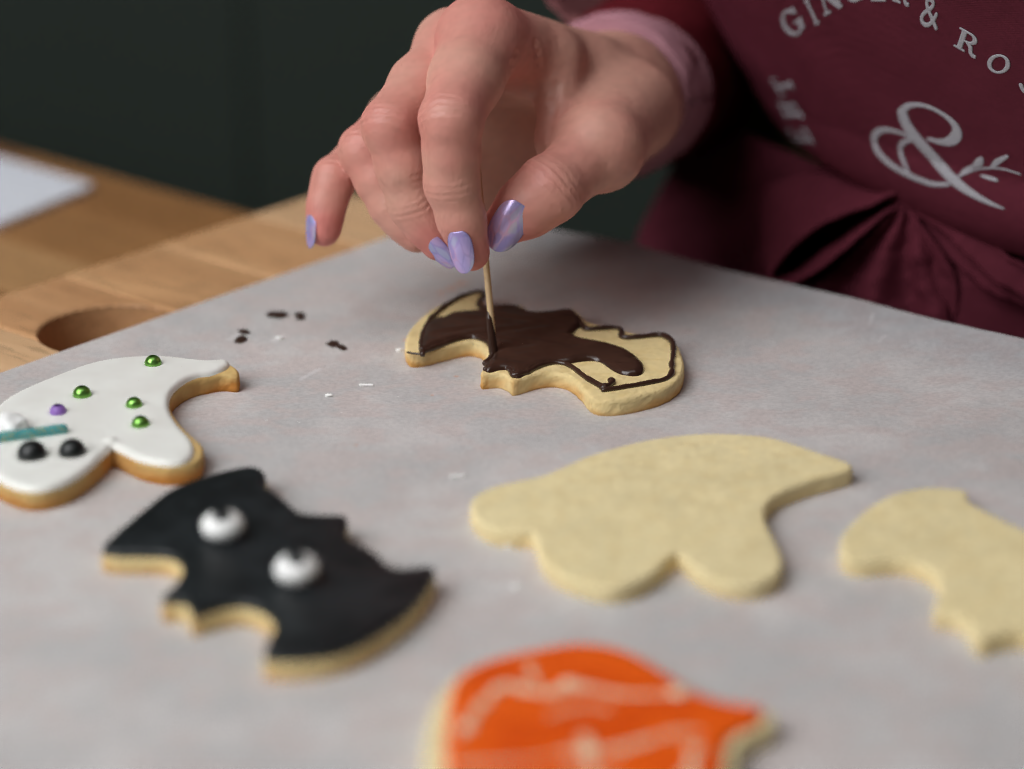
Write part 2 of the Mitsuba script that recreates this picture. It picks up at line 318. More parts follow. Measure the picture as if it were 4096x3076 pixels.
def crumb_bump(p, n, uv): return .00042 * fbm(p.x * 700, p.y * 700, p.z * 700, 3) + .00034 * noise(p.x * 2200, p.y * 2200, p.z * 2200)
material('dough', {'type': 'mesh_attribute', 'name': 'vertex_color'}, .72, crumb_bump, 1.0, specular=.25)
BAKE = {'pale': ((.79, .67, .385), (.66, .45, .18), .0040, .40, .45), 'iced': ((.76, .61, .31), (.58, .30, .085), .0036, .7, 1.1), 'golden': ((.62, .44, .18), (.47, .195, .040), .0064, 1.0, .9)}   # pale, browned, height of the browning, how much, corners
def choc_col(p, n, uv): return mix((.034, .016, .011), (.052, .025, .017), fbm(p.x * 160, p.y * 160, p.z * 160, 3))
material('chocolate', proc(choc_col), .19, lambda p, n, uv: .00030 * fbm(p.x * 330, p.y * 330, p.z * 330, 4), 1.0, specular=.5)
def icing_col(p, n, uv): return mix((.86, .86, .81), (.81, .80, .75), smoothstep(.35, .8, fbm(p.x * 70, p.y * 70, 1, 3)))
material('white_icing', proc(icing_col), .33, lambda p, n, uv: .00035 * fbm(p.x * 90, p.y * 90, p.z * 90, 2), 1.0, specular=.5)
def fond_col(p, n, uv): return mix((.006, .008, .009), (.018, .022, .0245), smoothstep(.3, .85, fbm(p.x * 80, p.y * 80, 4, 4)))
material('black_fondant', proc(fond_col), .44, lambda p, n, uv: .0003 * fbm(p.x * 300, p.y * 300, p.z * 300, 3), 1.0, specular=.45)
material('eye_white', (.93, .93, .91), .35, specular=.5)
material('black_candy', (.008, .010, .010), .38, lambda p, n, uv: .00005 * fbm(p.x * 1500, p.y * 1500, p.z * 1500, 2), 1.0, specular=.5)
def green_col(p, n, uv): return mix((.10, .30, .035), (.26, .52, .12), fbm(p.x * 400, p.y * 1300, p.z * 2600, 3))
material('green_pearl', proc(green_col), .22, lambda p, n, uv: .00007 * fbm(p.x * 500, p.y * 900, p.z * 2600, 2), 1.0, metallic=.75)
material('purple_pearl', (.26, .13, .46), .45, specular=.5)
def rod_col(p, n, uv):
    t = fbm(p.x * 700, p.y * 700, p.z * 700, 3)
    return mix(mix((.035, .24, .27), (.10, .42, .43), t), (.45, .42, .16), smoothstep(.66, .74, noise(p.x * 1500, p.y * 1500, p.z * 1500)))
material('teal_candy', proc(rod_col), .3, metallic=.15)
def orange_col(p, n, uv): return mix((.84, .115, .007), (.74, .085, .005), smoothstep(.3, .7, fbm(p.x * 90, p.y * 90, 2, 3)))
material('orange_icing', proc(orange_col), .38, specular=.45)
material('pale_orange_icing', proc(lambda p, n, uv: mix((.74, .36, .20), (.80, .58, .38), smoothstep(.35, .7, fbm(p.x * 150, p.y * 150, 1, 3)))), .5)
material('cream_icing', (.80, .68, .48), .5)
def pick_col(p, n, uv): return mix((.70, .52, .30), (.56, .38, .19), fbm(p.x * 3000, p.y * 3000, p.z * 60, 2))
material('pale_wood', proc(pick_col), .6)

STAINS = [(x * M, y * M, r * M) for (x, y), r in DATA['stains']]
SCUFFS = [(a[0] * M, a[1] * M, b[0] * M, b[1] * M, r * M) for a, b, r in DATA['scuffs']]
def paper_col(p, n, uv):
    fib = fbm(p.x * 900, p.y * 1500, 3, 3)
    blot = fbm(p.x * 45, p.y * 45, 7, 4)
    pink = smoothstep(.35, .72, fbm(p.x * 120 + 9, p.y * 150, 2, 4))
    c = mix((.500, .486, .478), (.590, .560, .545), smoothstep(.25, .75, blot))
    c = mix(c, (.550, .478, .458), pink * .65)
    c = c * (.86 + .28 * fib)
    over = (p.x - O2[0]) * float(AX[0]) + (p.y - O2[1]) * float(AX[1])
    c = mix(c, c * mi.Color3f(.80, .83, .86), smoothstep(.098, .128, over + (blot - .5) * .02))     # see-through look of the lifted, overhanging edge painted in as a greyer tone
    w = noise(p.x * 500, p.y * 500) * .6 + noise(p.x * 1500, p.y * 1500) * .4
    for x, y, r in STAINS:
        d = dr.sqrt(dr.square(p.x - x) + dr.square((p.y - y) * .8)) / r
        c = mix(c, (.62, .27, .14), .55 * smoothstep(1.1, .2, d + (w - .5) * 1.1))
    for x0, y0, x1, y1, r in SCUFFS:
        ux, uy = x1 - x0, y1 - y0; L = ux * ux + uy * uy
        t = dr.clip(((p.x - x0) * ux + (p.y - y0) * uy) / L, 0, 1)
        d = dr.sqrt(dr.square(p.x - x0 - t * ux) + dr.square(p.y - y0 - t * uy)) / r
        c = mix(c, (.68, .66, .66), .55 * smoothstep(1.1, .3, d + (w - .5) * .9))
    return c
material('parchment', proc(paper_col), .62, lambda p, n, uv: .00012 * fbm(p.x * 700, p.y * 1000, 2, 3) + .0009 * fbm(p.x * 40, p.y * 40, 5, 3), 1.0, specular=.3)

def wood(c0, c1, along, seed, knots=.5):
    ax, bx = (AX, BX) if along == 'b' else (BX, AX)
    def f(p, n, uv):
        u = (p.x - O2[0]) * float(bx[0]) + (p.y - O2[1]) * float(bx[1]); v = (p.x - O2[0]) * float(ax[0]) + (p.y - O2[1]) * float(ax[1])
        wob = fbm(u * 9 + seed, v * 25, p.z * 25, 2) * .03
        g = fbm(u * 14 + seed * 3.1, (v + wob) * 330, p.z * 330, 3)
        r = fbm(u * 6 + seed, (v + wob) * 70, p.z * 70 + seed, 3)
        pore = smoothstep(.62, .8, noise(u * 90 + seed, v * 1400, p.z * 1400))
        c = mix(c0, c1, dr.clip(.25 + 1.1 * (.55 * g + .45 * r - .25), 0, 1))
        return c * (1 - .22 * pore) * (.9 + .2 * fbm(u * 30, v * 30, seed, 2))
    return f
TABLE_TONES = [((0.262, 0.118, 0.041), (0.392, 0.198, 0.074)), ((0.166, 0.070, 0.024), (0.262, 0.118, 0.044)), ((0.356, 0.186, 0.074), (0.499, 0.282, 0.123)), ((0.238, 0.104, 0.034), (0.356, 0.172, 0.062)), ((0.309, 0.152, 0.058), (0.440, 0.238, 0.099))]
for i, (c0, c1) in enumerate(TABLE_TONES): material(f'table_wood_{i}', proc(wood(c0, c1, 'b', 3.7 * i + 1)), .42, specular=.4)
BOARD_TONES = [((0.451, 0.229, 0.101), (0.628, 0.369, 0.182)), ((0.573, 0.340, 0.174), (0.738, 0.485, 0.276)), ((0.478, 0.243, 0.107), (0.656, 0.389, 0.196)), ((0.423, 0.208, 0.090), (0.601, 0.340, 0.168))]
for i, (c0, c1) in enumerate(BOARD_TONES): material(f'board_wood_{i}', proc(wood(c0, c1, 'b', 5.3 * i + 40)), .5, lambda p, n, uv: .00012 * fbm(p.x * 300, p.y * 300, p.z * 300, 3), 1.0, specular=.35)
material('white_paper', (.70, .72, .78), .6)
material('dark_paint', proc(lambda p, n, uv: mix((.024, .034, .027), (.038, .050, .041), fbm(p.x * 3, p.y * 3, p.z * 2, 3))), .5, specular=.4)
material('dark_floor', (.02, .016, .013), .6)
def cloth_bump(p, n, uv): return .00012 * (dr.sin((p.x * 1.3 + p.y) * 5200) * dr.sin(p.z * 6000)) + .0006 * fbm(p.x * 120, p.y * 120, p.z * 120, 3)
material('burgundy_cloth', proc(lambda p, n, uv: mix((.078, .0115, .021), (.118, .019, .033), fbm(p.x * 60, p.y * 60, p.z * 60, 4)) * (.85 + .3 * noise(p.x * 2500, p.y * 2500, p.z * 2500))), .85, cloth_bump, 1.0, sheen=.6, specular=.15)
material('white_thread', proc(lambda p, n, uv: mix((.30, .30, .33), (.44, .43, .46), noise(p.x * 2600, p.y * 2600, p.z * 2600))), .55, specular=.3)
material('red_knit', proc(lambda p, n, uv: mix((.085, .007, .011), (.13, .011, .017), fbm(p.x * 200, p.y * 200, p.z * 200, 3))), .9, cloth_bump, 1.0, sheen=.4, specular=.1)
material('pink_cuff', proc(lambda p, n, uv: mix((.40, .185, .225), (.50, .25, .29), fbm(p.x * 150, p.y * 150, p.z * 150, 3))), .85, cloth_bump, 1.0, sheen=.4, specular=.15)
material('mauve_cloth', proc(lambda p, n, uv: mix((.20, .075, .08), (.27, .11, .11), fbm(p.x * 150, p.y * 150, p.z * 150, 3))), .9, cloth_bump, 1.0, sheen=.4, specular=.1)
material('olive_cloth', (.085, .07, .03), .9)
def skin_bump(p, n, uv): return .00015 * fbm(p.x * 800, p.y * 800, p.z * 420, 4) + .00006 * noise(p.x * 2300, p.y * 2300, p.z * 1500)
material('skin', {'type': 'mesh_attribute', 'name': 'vertex_color'}, .46, skin_bump, 1.0, specular=.4, sheen=.15)
def nail_col(p, n, uv):
    d1, d2, r = voronoi(uv.x * 1.9 + 2.2, uv.y * 2.6 + .7)
    soft = mix((.44, .34, .70), (.32, .31, .66), smoothstep(.3, .7, fbm(uv.x * 1.1, uv.y * 1.6, 3, 2)))
    soft = mix(soft, (.70, .42, .62), .8 * smoothstep(.5, .75, fbm(uv.x * 1.3 + 7, uv.y * 1.2, 1, 2)))
    shard = dr.select(r < .45, mi.Color3f(.53, .44, .78), dr.select(r < .75, mi.Color3f(.44, .49, .66), mi.Color3f(.30, .27, .66)))
    return mix(soft, shard, .6 * smoothstep(.02, .30, d2 - d1))
material('lilac_nail', proc(nail_col), .24, metallic=.35, clearcoat=1.0, clearcoat_gloss=.95, specular=.6)

# ---------------------------------------------------------------- mesh helpers
def put(key, mesh, bsdf, smooth=40, **k):
    base, i = key, 0
    while key in scene: i += 1; key = f'{base}_{i:03d}'
    scene[key] = mikit.ply(mesh, bsdf, smooth, **k)
    return key
def tag(key, label, category, group=None, kind=None):
    labels[key] = {'label': label, 'category': category}
    if group: labels[key]['group'] = group
    if kind: labels[key]['kind'] = kind
def structure(key, label): labels[key] = {'label': label, 'kind': 'structure'}

def chaikin(p, n=2, closed=True):
    p = np.asarray(p, float)
    for _ in range(n):
        if closed:
            q = np.roll(p, -1, 0); p = np.stack([.75 * p + .25 * q, .25 * p + .75 * q], 1).reshape(-1, p.shape[1])
        else:
            a, b = p[:-1], p[1:]; p = np.vstack([p[:1], np.stack([.75 * a + .25 * b, .25 * a + .75 * b], 1).reshape(-1, p.shape[1])[1:-1], p[-1:]])
    return p
def clean(pts, n=2, rnd=.0006):
    g = Polygon(chaikin(pts, n)).buffer(0)
    g = g.buffer(-rnd).buffer(2 * rnd).buffer(-rnd) if rnd else g
    return max(g.geoms, key=lambda x: x.area) if hasattr(g, 'geoms') else g
def ring(line, step):
    n = max(8, int(line.length / step)); d = np.arange(n) / n * line.length
    return shapely.get_coordinates(shapely.line_interpolate_point(line, d))
def slab(poly, z0, z1, r, rv=None, step=.0009, grid=.0018, rough=0., top=0., seed=0, top_fn=None, foot=.0003):
    """A flat body with a rounded upper edge: outline poly, from z0 up to z1, its rim rounded over r inwards and rv downwards."""
    rv = min(r, z1 - z0) if rv is None else rv
    B = ring(poly.exterior, step)
    holes = [ring(h, step) for h in poly.interiors]
    P = [B] + holes
    for d in np.array([.07, .22, .42, .66, 1.0]) * r:
        g = poly.buffer(-d)
        for q in getattr(g, 'geoms', [g]):
            if not q.is_empty and q.length > 3 * step:
                P += [ring(q.exterior, step)] + [ring(h, step) for h in q.interiors]
    x0, y0, x1, y1 = poly.bounds
    gx, gy = np.meshgrid(np.arange(x0, x1, grid), np.arange(y0, y1, grid * .866)); gx = gx + (np.arange(len(gx))[:, None] % 2) * grid / 2
    G = np.stack([gx.ravel(), gy.ravel()], 1); inner = poly.buffer(-r * 1.15 - 1e-5)
    if not inner.is_empty: P.append(G[shapely.contains_xy(inner, G[:, 0], G[:, 1])])
    V = np.vstack(P); tri = Delaunay(V).simplices
    c = V[tri].mean(1); tri = tri[shapely.contains_xy(poly, c[:, 0], c[:, 1])]
    e = V[tri]; cr = (e[:, 1, 0] - e[:, 0, 0]) * (e[:, 2, 1] - e[:, 0, 1]) - (e[:, 1, 1] - e[:, 0, 1]) * (e[:, 2, 0] - e[:, 0, 0])
    tri = np.where((cr < 0)[:, None], tri[:, ::-1], tri)
    d = shapely.distance(poly.boundary, shapely.points(V)); nb = sum(len(q) for q in [B] + holes); d[:nb] = 0
    t = 1 - np.minimum(d / r, 1)
    z = z1 - rv * (1 - np.sqrt(np.maximum(1 - t * t, 0)))
    if top: z = z + top * (meshkit.fbm(np.c_[V * 140, np.full(len(V), seed + .5)], 3, seed) - .5) * np.clip(d / r, .3, 1)
    if top_fn is not None: z = z + top_fn(V[:, 0], V[:, 1]) * np.clip(d / r, 0, 1)
    vs, fs, n0 = [np.c_[V, z]], [tri], len(V)
    start = 0
    for L, k in [(B, 1)] + [(h, -1) for h in holes]:
        n = len(L); t2 = np.roll(L, -1, 0) - np.roll(L, 1, 0); nr = np.c_[t2[:, 1], -t2[:, 0]]; nr /= np.linalg.norm(nr, axis=1, keepdims=True) + 1e-12
        area = .5 * np.sum(L[:, 0] * np.roll(L[:, 1], -1) - np.roll(L[:, 0], -1) * L[:, 1]); nr *= np.sign(area) * k
        zt = z[start:start + n]; prev = np.arange(start, start + n)
        lev = [.82, .6, .38, .18, .05, 0] if rough or z1 - z0 > .003 else [.5, 0]
        for f in lev:
            off = (-foot * (1 - f / .18) if f < .18 else 0)
            q = L + nr * (off + (rough * (meshkit.fbm(np.c_[L * 420, np.full(n, f * (z1 - z0) * 420 + seed)], 3, seed) - .5) if rough else 0) * (1 if f > 0 else .5))[:, None] if rough else L + nr * off
            cur = n0 + np.arange(n); vs.append(np.c_[q, z0 + f * (zt - z0)]); n0 += n
            a, b, c2, d2 = prev, np.roll(prev, -1), np.roll(cur, -1), cur
            q1 = np.stack([a, d2, c2], 1); q2 = np.stack([a, c2, b], 1)
            if area * k < 0: q1, q2 = q1[:, ::-1], q2[:, ::-1]
            fs += [q1, q2]; prev = cur
        if k == 1: bottom = prev
        start += n
    if not holes:                                            # close the underside
        tb = tri[(tri < len(B)).all(1)]
        cen = len(np.vstack(vs)); vs.append(np.array([[*np.array(poly.representative_point().coords[0]), z0]]))
        fl = Delaunay(vs[-2][:, :2]).simplices; q = vs[-2][fl][:, :, :2].mean(1); fl = fl[shapely.contains_xy(poly, q[:, 0], q[:, 1])]
        fs.append(bottom[fl])
    m = trimesh.Trimesh(np.vstack(vs), np.vstack(fs), process=False); m.remove_unreferenced_vertices(); m.fix_normals()
    return m
def tube(path, radii, sides=14, flat=1.0):
    p = np.asarray(path, float); r = np.broadcast_to(radii, (len(p),)).astype(float)
    t = np.gradient(p, axis=0); t /= np.linalg.norm(t, axis=1, keepdims=True) + 1e-12
    cap = np.array([.0, .38, .71, .92])
    p = np.vstack([p[0] - t[0] * r[0] * np.sqrt(1 - cap[:, None] ** 2), p, p[-1] + t[-1] * r[-1] * np.sqrt(1 - cap[::-1, None] ** 2)])
    r = np.r_[r[0] * cap + 1e-6, r, r[-1] * cap[::-1] + 1e-6]; t = np.vstack([np.repeat(t[:1], 4, 0), t, np.repeat(t[-1:], 4, 0)])
    ref = np.where(np.abs(t[:, 2:]) < .9, [0, 0, 1.], [1., 0, 0]); a = np.cross(t, ref); a /= np.linalg.norm(a, axis=1, keepdims=True); b = np.cross(a, t)
    ang = np.arange(sides) * 2 * np.pi / sides
    v = p[:, None] + r[:, None, None] * (np.cos(ang)[None, :, None] * a[:, None] + flat * np.sin(ang)[None, :, None] * b[:, None])
    i, j = np.meshgrid(np.arange(len(p) - 1), np.arange(sides), indexing='ij'); j2 = (j + 1) % sides
    f = np.stack([i * sides + j, i * sides + j2, (i + 1) * sides + j2, (i + 1) * sides + j], -1).reshape(-1, 4)
    f = np.vstack([f[:, [0, 1, 2]], f[:, [0, 2, 3]]]); n = len(p) * sides
    m = trimesh.Trimesh(v.reshape(-1, 3), f, process=False); m.fix_normals(); return m
def smooth_line(pts, step):
    q = chaikin(pts, 3, False); L = LineString(q); n = max(4, int(L.length / step))
    if q.shape[1] == 2: return shapely.get_coordinates(shapely.line_interpolate_point(L, np.linspace(0, L.length, n)))
    s = np.r_[0, np.cumsum(np.linalg.norm(np.diff(q, axis=0), axis=1))]; u = np.linspace(0, s[-1], n)
    return np.stack([np.interp(u, s, q[:, k]) for k in range(3)], 1)
def sheet(P, thick):
    """A cloth or paper sheet from a grid of points (n, m, 3), thick metres thick."""
    P = np.asarray(P, float); n, m = P.shape[:2]
    N = np.cross(np.gradient(P, axis=0), np.gradient(P, axis=1)); N /= np.linalg.norm(N, axis=-1, keepdims=True) + 1e-12
    v = np.vstack([(P + N * thick / 2).reshape(-1, 3), (P - N * thick / 2).reshape(-1, 3)]); k = n * m
    i, j = np.meshgrid(np.arange(n - 1), np.arange(m - 1), indexing='ij'); q = np.stack([i * m + j, (i + 1) * m + j, (i + 1) * m + j + 1, i * m + j + 1], -1).reshape(-1, 4)
    f = [q, q[:, ::-1] + k]
    rim = np.r_[np.arange(m), np.arange(1, n) * m + m - 1, (n - 1) * m + np.arange(m - 2, -1, -1), np.arange(n - 2, 0, -1) * m]
    r2 = np.roll(rim, -1); f.append(np.stack([rim, r2, r2 + k, rim + k], 1)); f = np.vstack(f)
    mesh = trimesh.Trimesh(v, np.vstack([f[:, [0, 1, 2]], f[:, [0, 2, 3]]]), process=False); mesh.fix_normals(); return mesh
def bevel_box(a0, a1, b0, b1, z0, z1, c=.0006):
    pts = []
    for s, z in ((c, z0), (0, z0 + c), (0, z1 - c), (c, z1)):
        q = W(np.array([a0 + s, a1 - s, a1 - s, a0 + s]), np.array([b0 + s, b0 + s, b1 - s, b1 - s]), z); pts.append(q)
    v = np.vstack(pts); f = []
    for k in range(3):
        for i in range(4):
            j = (i + 1) % 4; f.append([4 * k + i, 4 * k + j, 4 * k + 4 + j, 4 * k + 4 + i])
    f += [[3, 2, 1, 0], [12, 13, 14, 15]]; f = np.array(f)
    m = trimesh.Trimesh(v, np.vstack([f[:, [0, 1, 2]], f[:, [0, 2, 3]]]), process=False); m.fix_normals(); return m

# ---------------------------------------------------------------- the room behind: floor and a dark panelled wall
put('floor', trimesh.creation.box([6, 6, .02], T_ := trimesh.transformations.translation_matrix([0, 1.5, -.92])), 'dark_floor', False); structure('floor', 'dark floor under the table')
WALL_Y = 1.75
put('wall', trimesh.creation.box([5, .05, 3.4], trimesh.transformations.translation_matrix([0, WALL_Y + .025, .75])), 'dark_paint', False); structure('wall', 'dark green panelled cabinet wall behind the table')
for x0, x1 in ((-.53, -.385), (-.352, -.192), (-.189, .19), (.22, .60), (.63, 1.1), (-1.0, -.56)):   # raised boards, with grooves between them
    g = box(x0, -.9, x1, 2.3); m = trimesh.creation.extrude_polygon(g.buffer(-.006).buffer(.006), .009, engine='earcut')
    m.apply_transform(np.array([[1, 0, 0, 0], [0, 0, -1, WALL_Y - .001], [0, 1, 0, 0], [0, 0, 0, 1.]])); m.fix_normals()
    put('wall__panel', m, 'dark_paint', False)

# ---------------------------------------------------------------- table of wide staves, cutting board of glued staves with a thumb hole
TOP = -.030
tone = [1, 3, 0, 1, 4, 0, 3, 2, 1, 4, 0, 3]
edges = [.150, .107, .0615, .020, -.024, -.068, -.112, -.156, -.200, -.244, -.288, -.332, -.376]
breaks = {0: [-.21], 1: [-.0705 - .16], 2: [-.145], 3: [-.05]}
for i in range(len(edges) - 1):
    cuts = [-.75] + breaks.get(i, []) + [.62]
    for k in range(len(cuts) - 1):
        put('table__plank', bevel_box(edges[i + 1] + .0002, edges[i] - .0002, cuts[k] + .0002, cuts[k + 1] - .0002, TOP - .040, TOP), f'table_wood_{(tone[i] + 2 * k) % 5}', False)
for a, b in ((.10, -.70), (.10, .57), (-.33, -.70), (-.33, .57)): put('table__leg', bevel_box(a - .03, a + .03, b - .03, b + .03, -.91, TOP - .041), 'table_wood_1', False)
tag('table', 'warm brown wooden table of glued planks under the cutting board', 'table')

HOLE = Point(-.0355, .0555).buffer(.0245, 48)
BA = [.128, .083, .036, -.010, -.058, -.105, -.152, -.2, -.248, -.296, -.344, -.392]
bt = [1, 2, 0, 3, 1, 0, 2, 3, 1, 0, 2]
for i in range(len(BA) - 1):
    g = box(BA[i + 1] + .00008, .0, BA[i] - .00008, .56)
    if i == 0: g = box(BA[1] + .00008, 0, BA[0] - .004, .56).union(box(BA[1] + .00008, .004, BA[0], .56)).union(Point(BA[0] - .004, .004).buffer(.004, 16))
    g = g.difference(HOLE)
    for q in getattr(g, 'geoms', [g]):
        m = slab(q, TOP + .0002, -.0001, .0012, .0012, step=.004, grid=.03, foot=0) if not q.interiors else slab(q, TOP + .0002, -.0001, .0012, .0012, step=.0025, grid=.03, foot=0)
        v = m.vertices; m = trimesh.Trimesh(W(v[:, 0], v[:, 1], v[:, 2]), m.faces, process=False); m.fix_normals()
        put('cutting_board__stave', m, f'board_wood_{bt[i] % 4}', 35)
tag('cutting_board', 'pale wooden cutting board with a round thumb hole near its left edge', 'cutting board')

# ---------------------------------------------------------------- parchment paper
na, nb = 330, 280
A, Bb = np.meshgrid(np.linspace(-.40, .1362, na), np.linspace(.0612, .53, nb), indexing='ij')
Z = .00025 + .0004 * (meshkit.fbm(np.stack([A * 14, Bb * 14, A * 0], -1), 3, 5) - .4)
Z += .0009 * np.clip((A - .06) / .05, 0, 1) * (np.abs(meshkit.fbm(np.stack([A * 55, Bb * 38, A * 0], -1), 3, 15) - .5) - .06)
lift = np.clip((A - .082) / .055, 0, 1) ** 1.6 * np.clip((Bb - .075) / .06, 0, 1)
Z += lift * (.0040 + .0018 * np.clip((Bb - .2) / .1, 0, 1) + .0014 * (meshkit.fbm(np.stack([Bb * 22, A * 9, A * 0], -1), 2, 8) - .5))
Z += .0006 * np.clip((.075 - Bb) / .014, 0, 1)
for a0, b0, a1, b1, hgt in ((.10, .20, .137, .245, .0009), (.07, .30, .137, .335, .0008), (-.02, .33, .10, .40, .0005), (-.20, .08, -.05, .12, .0004), (.02, .075, .10, .10, .0004), (-.30, .25, -.16, .42, .0004), (.085, .13, .132, .16, .0006)):   # creases
    d = np.array([a1 - a0, b1 - b0]); L = np.linalg.norm(d); d /= L
    s_ = (A - a0) * d[0] + (Bb - b0) * d[1]; w_ = np.abs(-(A - a0) * d[1] + (Bb - b0) * d[0] + .004 * (meshkit.fbm(np.stack([A * 60, Bb * 60, A * 0], -1), 2, 77) - .5))
    Z += hgt * np.exp(-w_ / .0035) * np.clip(s_ / .012, 0, 1) * np.clip((L - s_) / .012, 0, 1)
Ae = A + .0014 * (meshkit.fbm(np.stack([Bb * 60, A * 0, A * 0], -1), 3, 3) - .5) * np.clip((A - .12) / .016, 0, 1)
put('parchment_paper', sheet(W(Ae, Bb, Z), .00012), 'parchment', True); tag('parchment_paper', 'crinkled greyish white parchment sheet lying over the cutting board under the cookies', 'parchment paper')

g = Polygon(mm(DATA['notepad'])).buffer(-.0006).buffer(.0006)
m = slab(g, TOP + .0003, TOP + .0031, .0003, .0003, step=.004, grid=.02, foot=0); put('paper_pad', m, 'white_paper', 30)
tag('paper_pad', 'corner of a white paper pad lying on the table at the far left', 'paper pad')

# ---------------------------------------------------------------- cookies
Z0 = .0003
def biscuit(key, pts, z1, mat, seed, r=.0011, n=2, rnd=.0006, grow=0., cheap=False):
    g = clean(mm(pts), n, rnd)
    if grow: g = g.buffer(grow)
    m = slab(g, Z0, z1, r, r, step=.0007 if not cheap else .001, grid=.0013, rough=.0007, top=.0006, seed=seed); V = m.vertices
    pale, brown, reach, amount, corner = BAKE[mat]
    B = ring(g.exterior, .0015); disc = shapely.buffer(shapely.points(B), .0055, quad_segs=4)
    cvx = np.clip(1 - 2 * shapely.area(shapely.intersection(disc, g)) / (np.pi * .0055 ** 2), 0, 1)      # baked darker where the outline sticks out
    d, near = cKDTree(B).query(V[:, :2]); up = np.clip(m.vertex_normals[:, 2], 0, 1)
    big = meshkit.fbm(V * [90, 90, 170], 3, seed + 40); fine = meshkit.fbm(V * [520, 520, 700], 3, seed + 50)
    t = np.clip((reach - V[:, 2] + (big - .5) * .008) / reach, 0, 1) * amount * (1 - .9 * up) + corner * 1.5 * np.clip(cvx[near] - .18, 0, 1) * np.exp(-(d / .003) ** 2) * (1 - .55 * up) + .10 * amount * np.exp(-(d / .0025) ** 2)
    t = np.clip(t * (.6 + .8 * big), 0, 1)[:, None]
    col = np.array(pale) * (1 - t) + np.array(brown) * t
    spots = meshkit.fbm(V * [300, 480, 330] + 9, 2, seed + 60)
    grain = meshkit.fbm(V * [1100, 1500, 1100], 2, seed + 70)
    col = col * (.78 + .14 * big + .18 * fine + .18 * grain)[:, None] * (1 - np.outer(np.clip((spots - .5) / .2, 0, 1) * up, [.06, .09, .15]))
    put(key, m, 'dough', True, color=np.clip(col, 0, 1))
    return g
# the bat being iced, in the middle
TB = .0056
biscuit('bat_cookie__biscuit', DATA['bat_iced'], TB, 'iced', 1)
flood = clean(mm(DATA['choc_flood']), 2, .0004)
def swirl(x, y):
    return .00035 * np.sin((x * 420 + 3 * np.sin(y * 300))) * np.cos(y * 260) - .0006 * np.exp(-((x + .009) ** 2 + (y - .742) ** 2) / (.004 ** 2)) + .0003 * (meshkit.fbm(np.c_[x * 300, y * 300, x * 0], 2, 3) - .5)
put('bat_cookie__icing', slab(flood, TB - .0003, TB + .0020, .0030, .0022, step=.0006, grid=.0009, top_fn=swirl, foot=0), 'chocolate', 60)
for li, pts in enumerate(DATA['choc_lines']):
    q = smooth_line(mm(pts), .0006); n = len(q); rr = (.0009 if li != 1 else .00035) * (1 + .28 * (meshkit.fbm(np.c_[q * 260, np.full(n, li)], 2, li) - .5) * 2)
    put('bat_cookie__piped_line', tube(np.c_[q, TB + rr * .55 + .0003 * (meshkit.noise(np.c_[q * 200, np.full(n, li)]) - .5)], rr), 'chocolate', True)
for i, (x, y) in enumerate(mm(DATA['choc_blobs'])):
    s = trimesh.creation.icosphere(3, .0012 if i else .0015); d = s.vertices / np.linalg.norm(s.vertices, axis=1, keepdims=True)
    s.vertices *= (1 + .55 * (meshkit.fbm(d * 2.2 + i * 7, 3, i) - .5))[:, None]; s.vertices[:, 2] *= .8; s.apply_translation([x, y, TB + .0007])
    put('bat_cookie__icing_drop', s, 'chocolate', True)
tag('bat_cookie', 'bat shaped cookie half covered in wet chocolate icing under the toothpick', 'cookie', 'halloween cookies on the parchment')
labels['bat_cookie__icing'] = {'label': 'wet chocolate icing flooded over half of the bat'}
# the black fondant bat with candy eyes
gb = biscuit('bat_cookie_001__biscuit', DATA['bat_black'], TB, 'iced', 2, grow=.0003, cheap=True)
gf = clean(mm(DATA['bat_black']), 2, .0005)
put('bat_cookie_001__fondant', slab(gf, TB - .0004, TB + .0017, .0010, .0010, step=.0008, grid=.0018, top=.0007, seed=12, foot=0), 'black_fondant', 50)
for i, (x, y, z) in enumerate(mm(DATA['eyes'])):
    s = trimesh.creation.uv_sphere(1.0, count=[40, 64]); z -= .0005; s.vertices *= [.0058, .0058, .0041]; s.apply_translation([x, y, z])
    key = put('bat_cookie_001__eye', s, 'eye_white', True)
    p = trimesh.creation.uv_sphere(1.0, count=[24, 40]); p.vertices *= [.0025, .0024, .0012]
    dirn = np.array([-.03 if i == 0 else .0, -.30, .95]); dirn /= np.linalg.norm(dirn)
    p.apply_transform(trimesh.geometry.align_vectors([0, 0, 1], dirn)); p.apply_translation(np.array([x, y, z]) + dirn * [.0058, .0058, .0041] * 1.0)
    put(key + '__pupil', p, 'black_candy', True)
tag('bat_cookie_001', 'bat shaped cookie covered in black fondant with two white candy eyes', 'cookie', 'halloween cookies on the parchment')
# plain cookies
biscuit('bat_cookie_002', DATA['bat_plain'], TB, 'pale', 3, cheap=True)
tag('bat_cookie_002', 'plain undecorated bat shaped cookie cut off by the right edge of the photo', 'cookie', 'halloween cookies on the parchment')
biscuit('ghost_cookie', DATA['ghost_plain'], TB, 'pale', 4, cheap=True)
tag('ghost_cookie', 'plain undecorated ghost shaped cookie right of the centre', 'cookie', 'halloween cookies on the parchment')
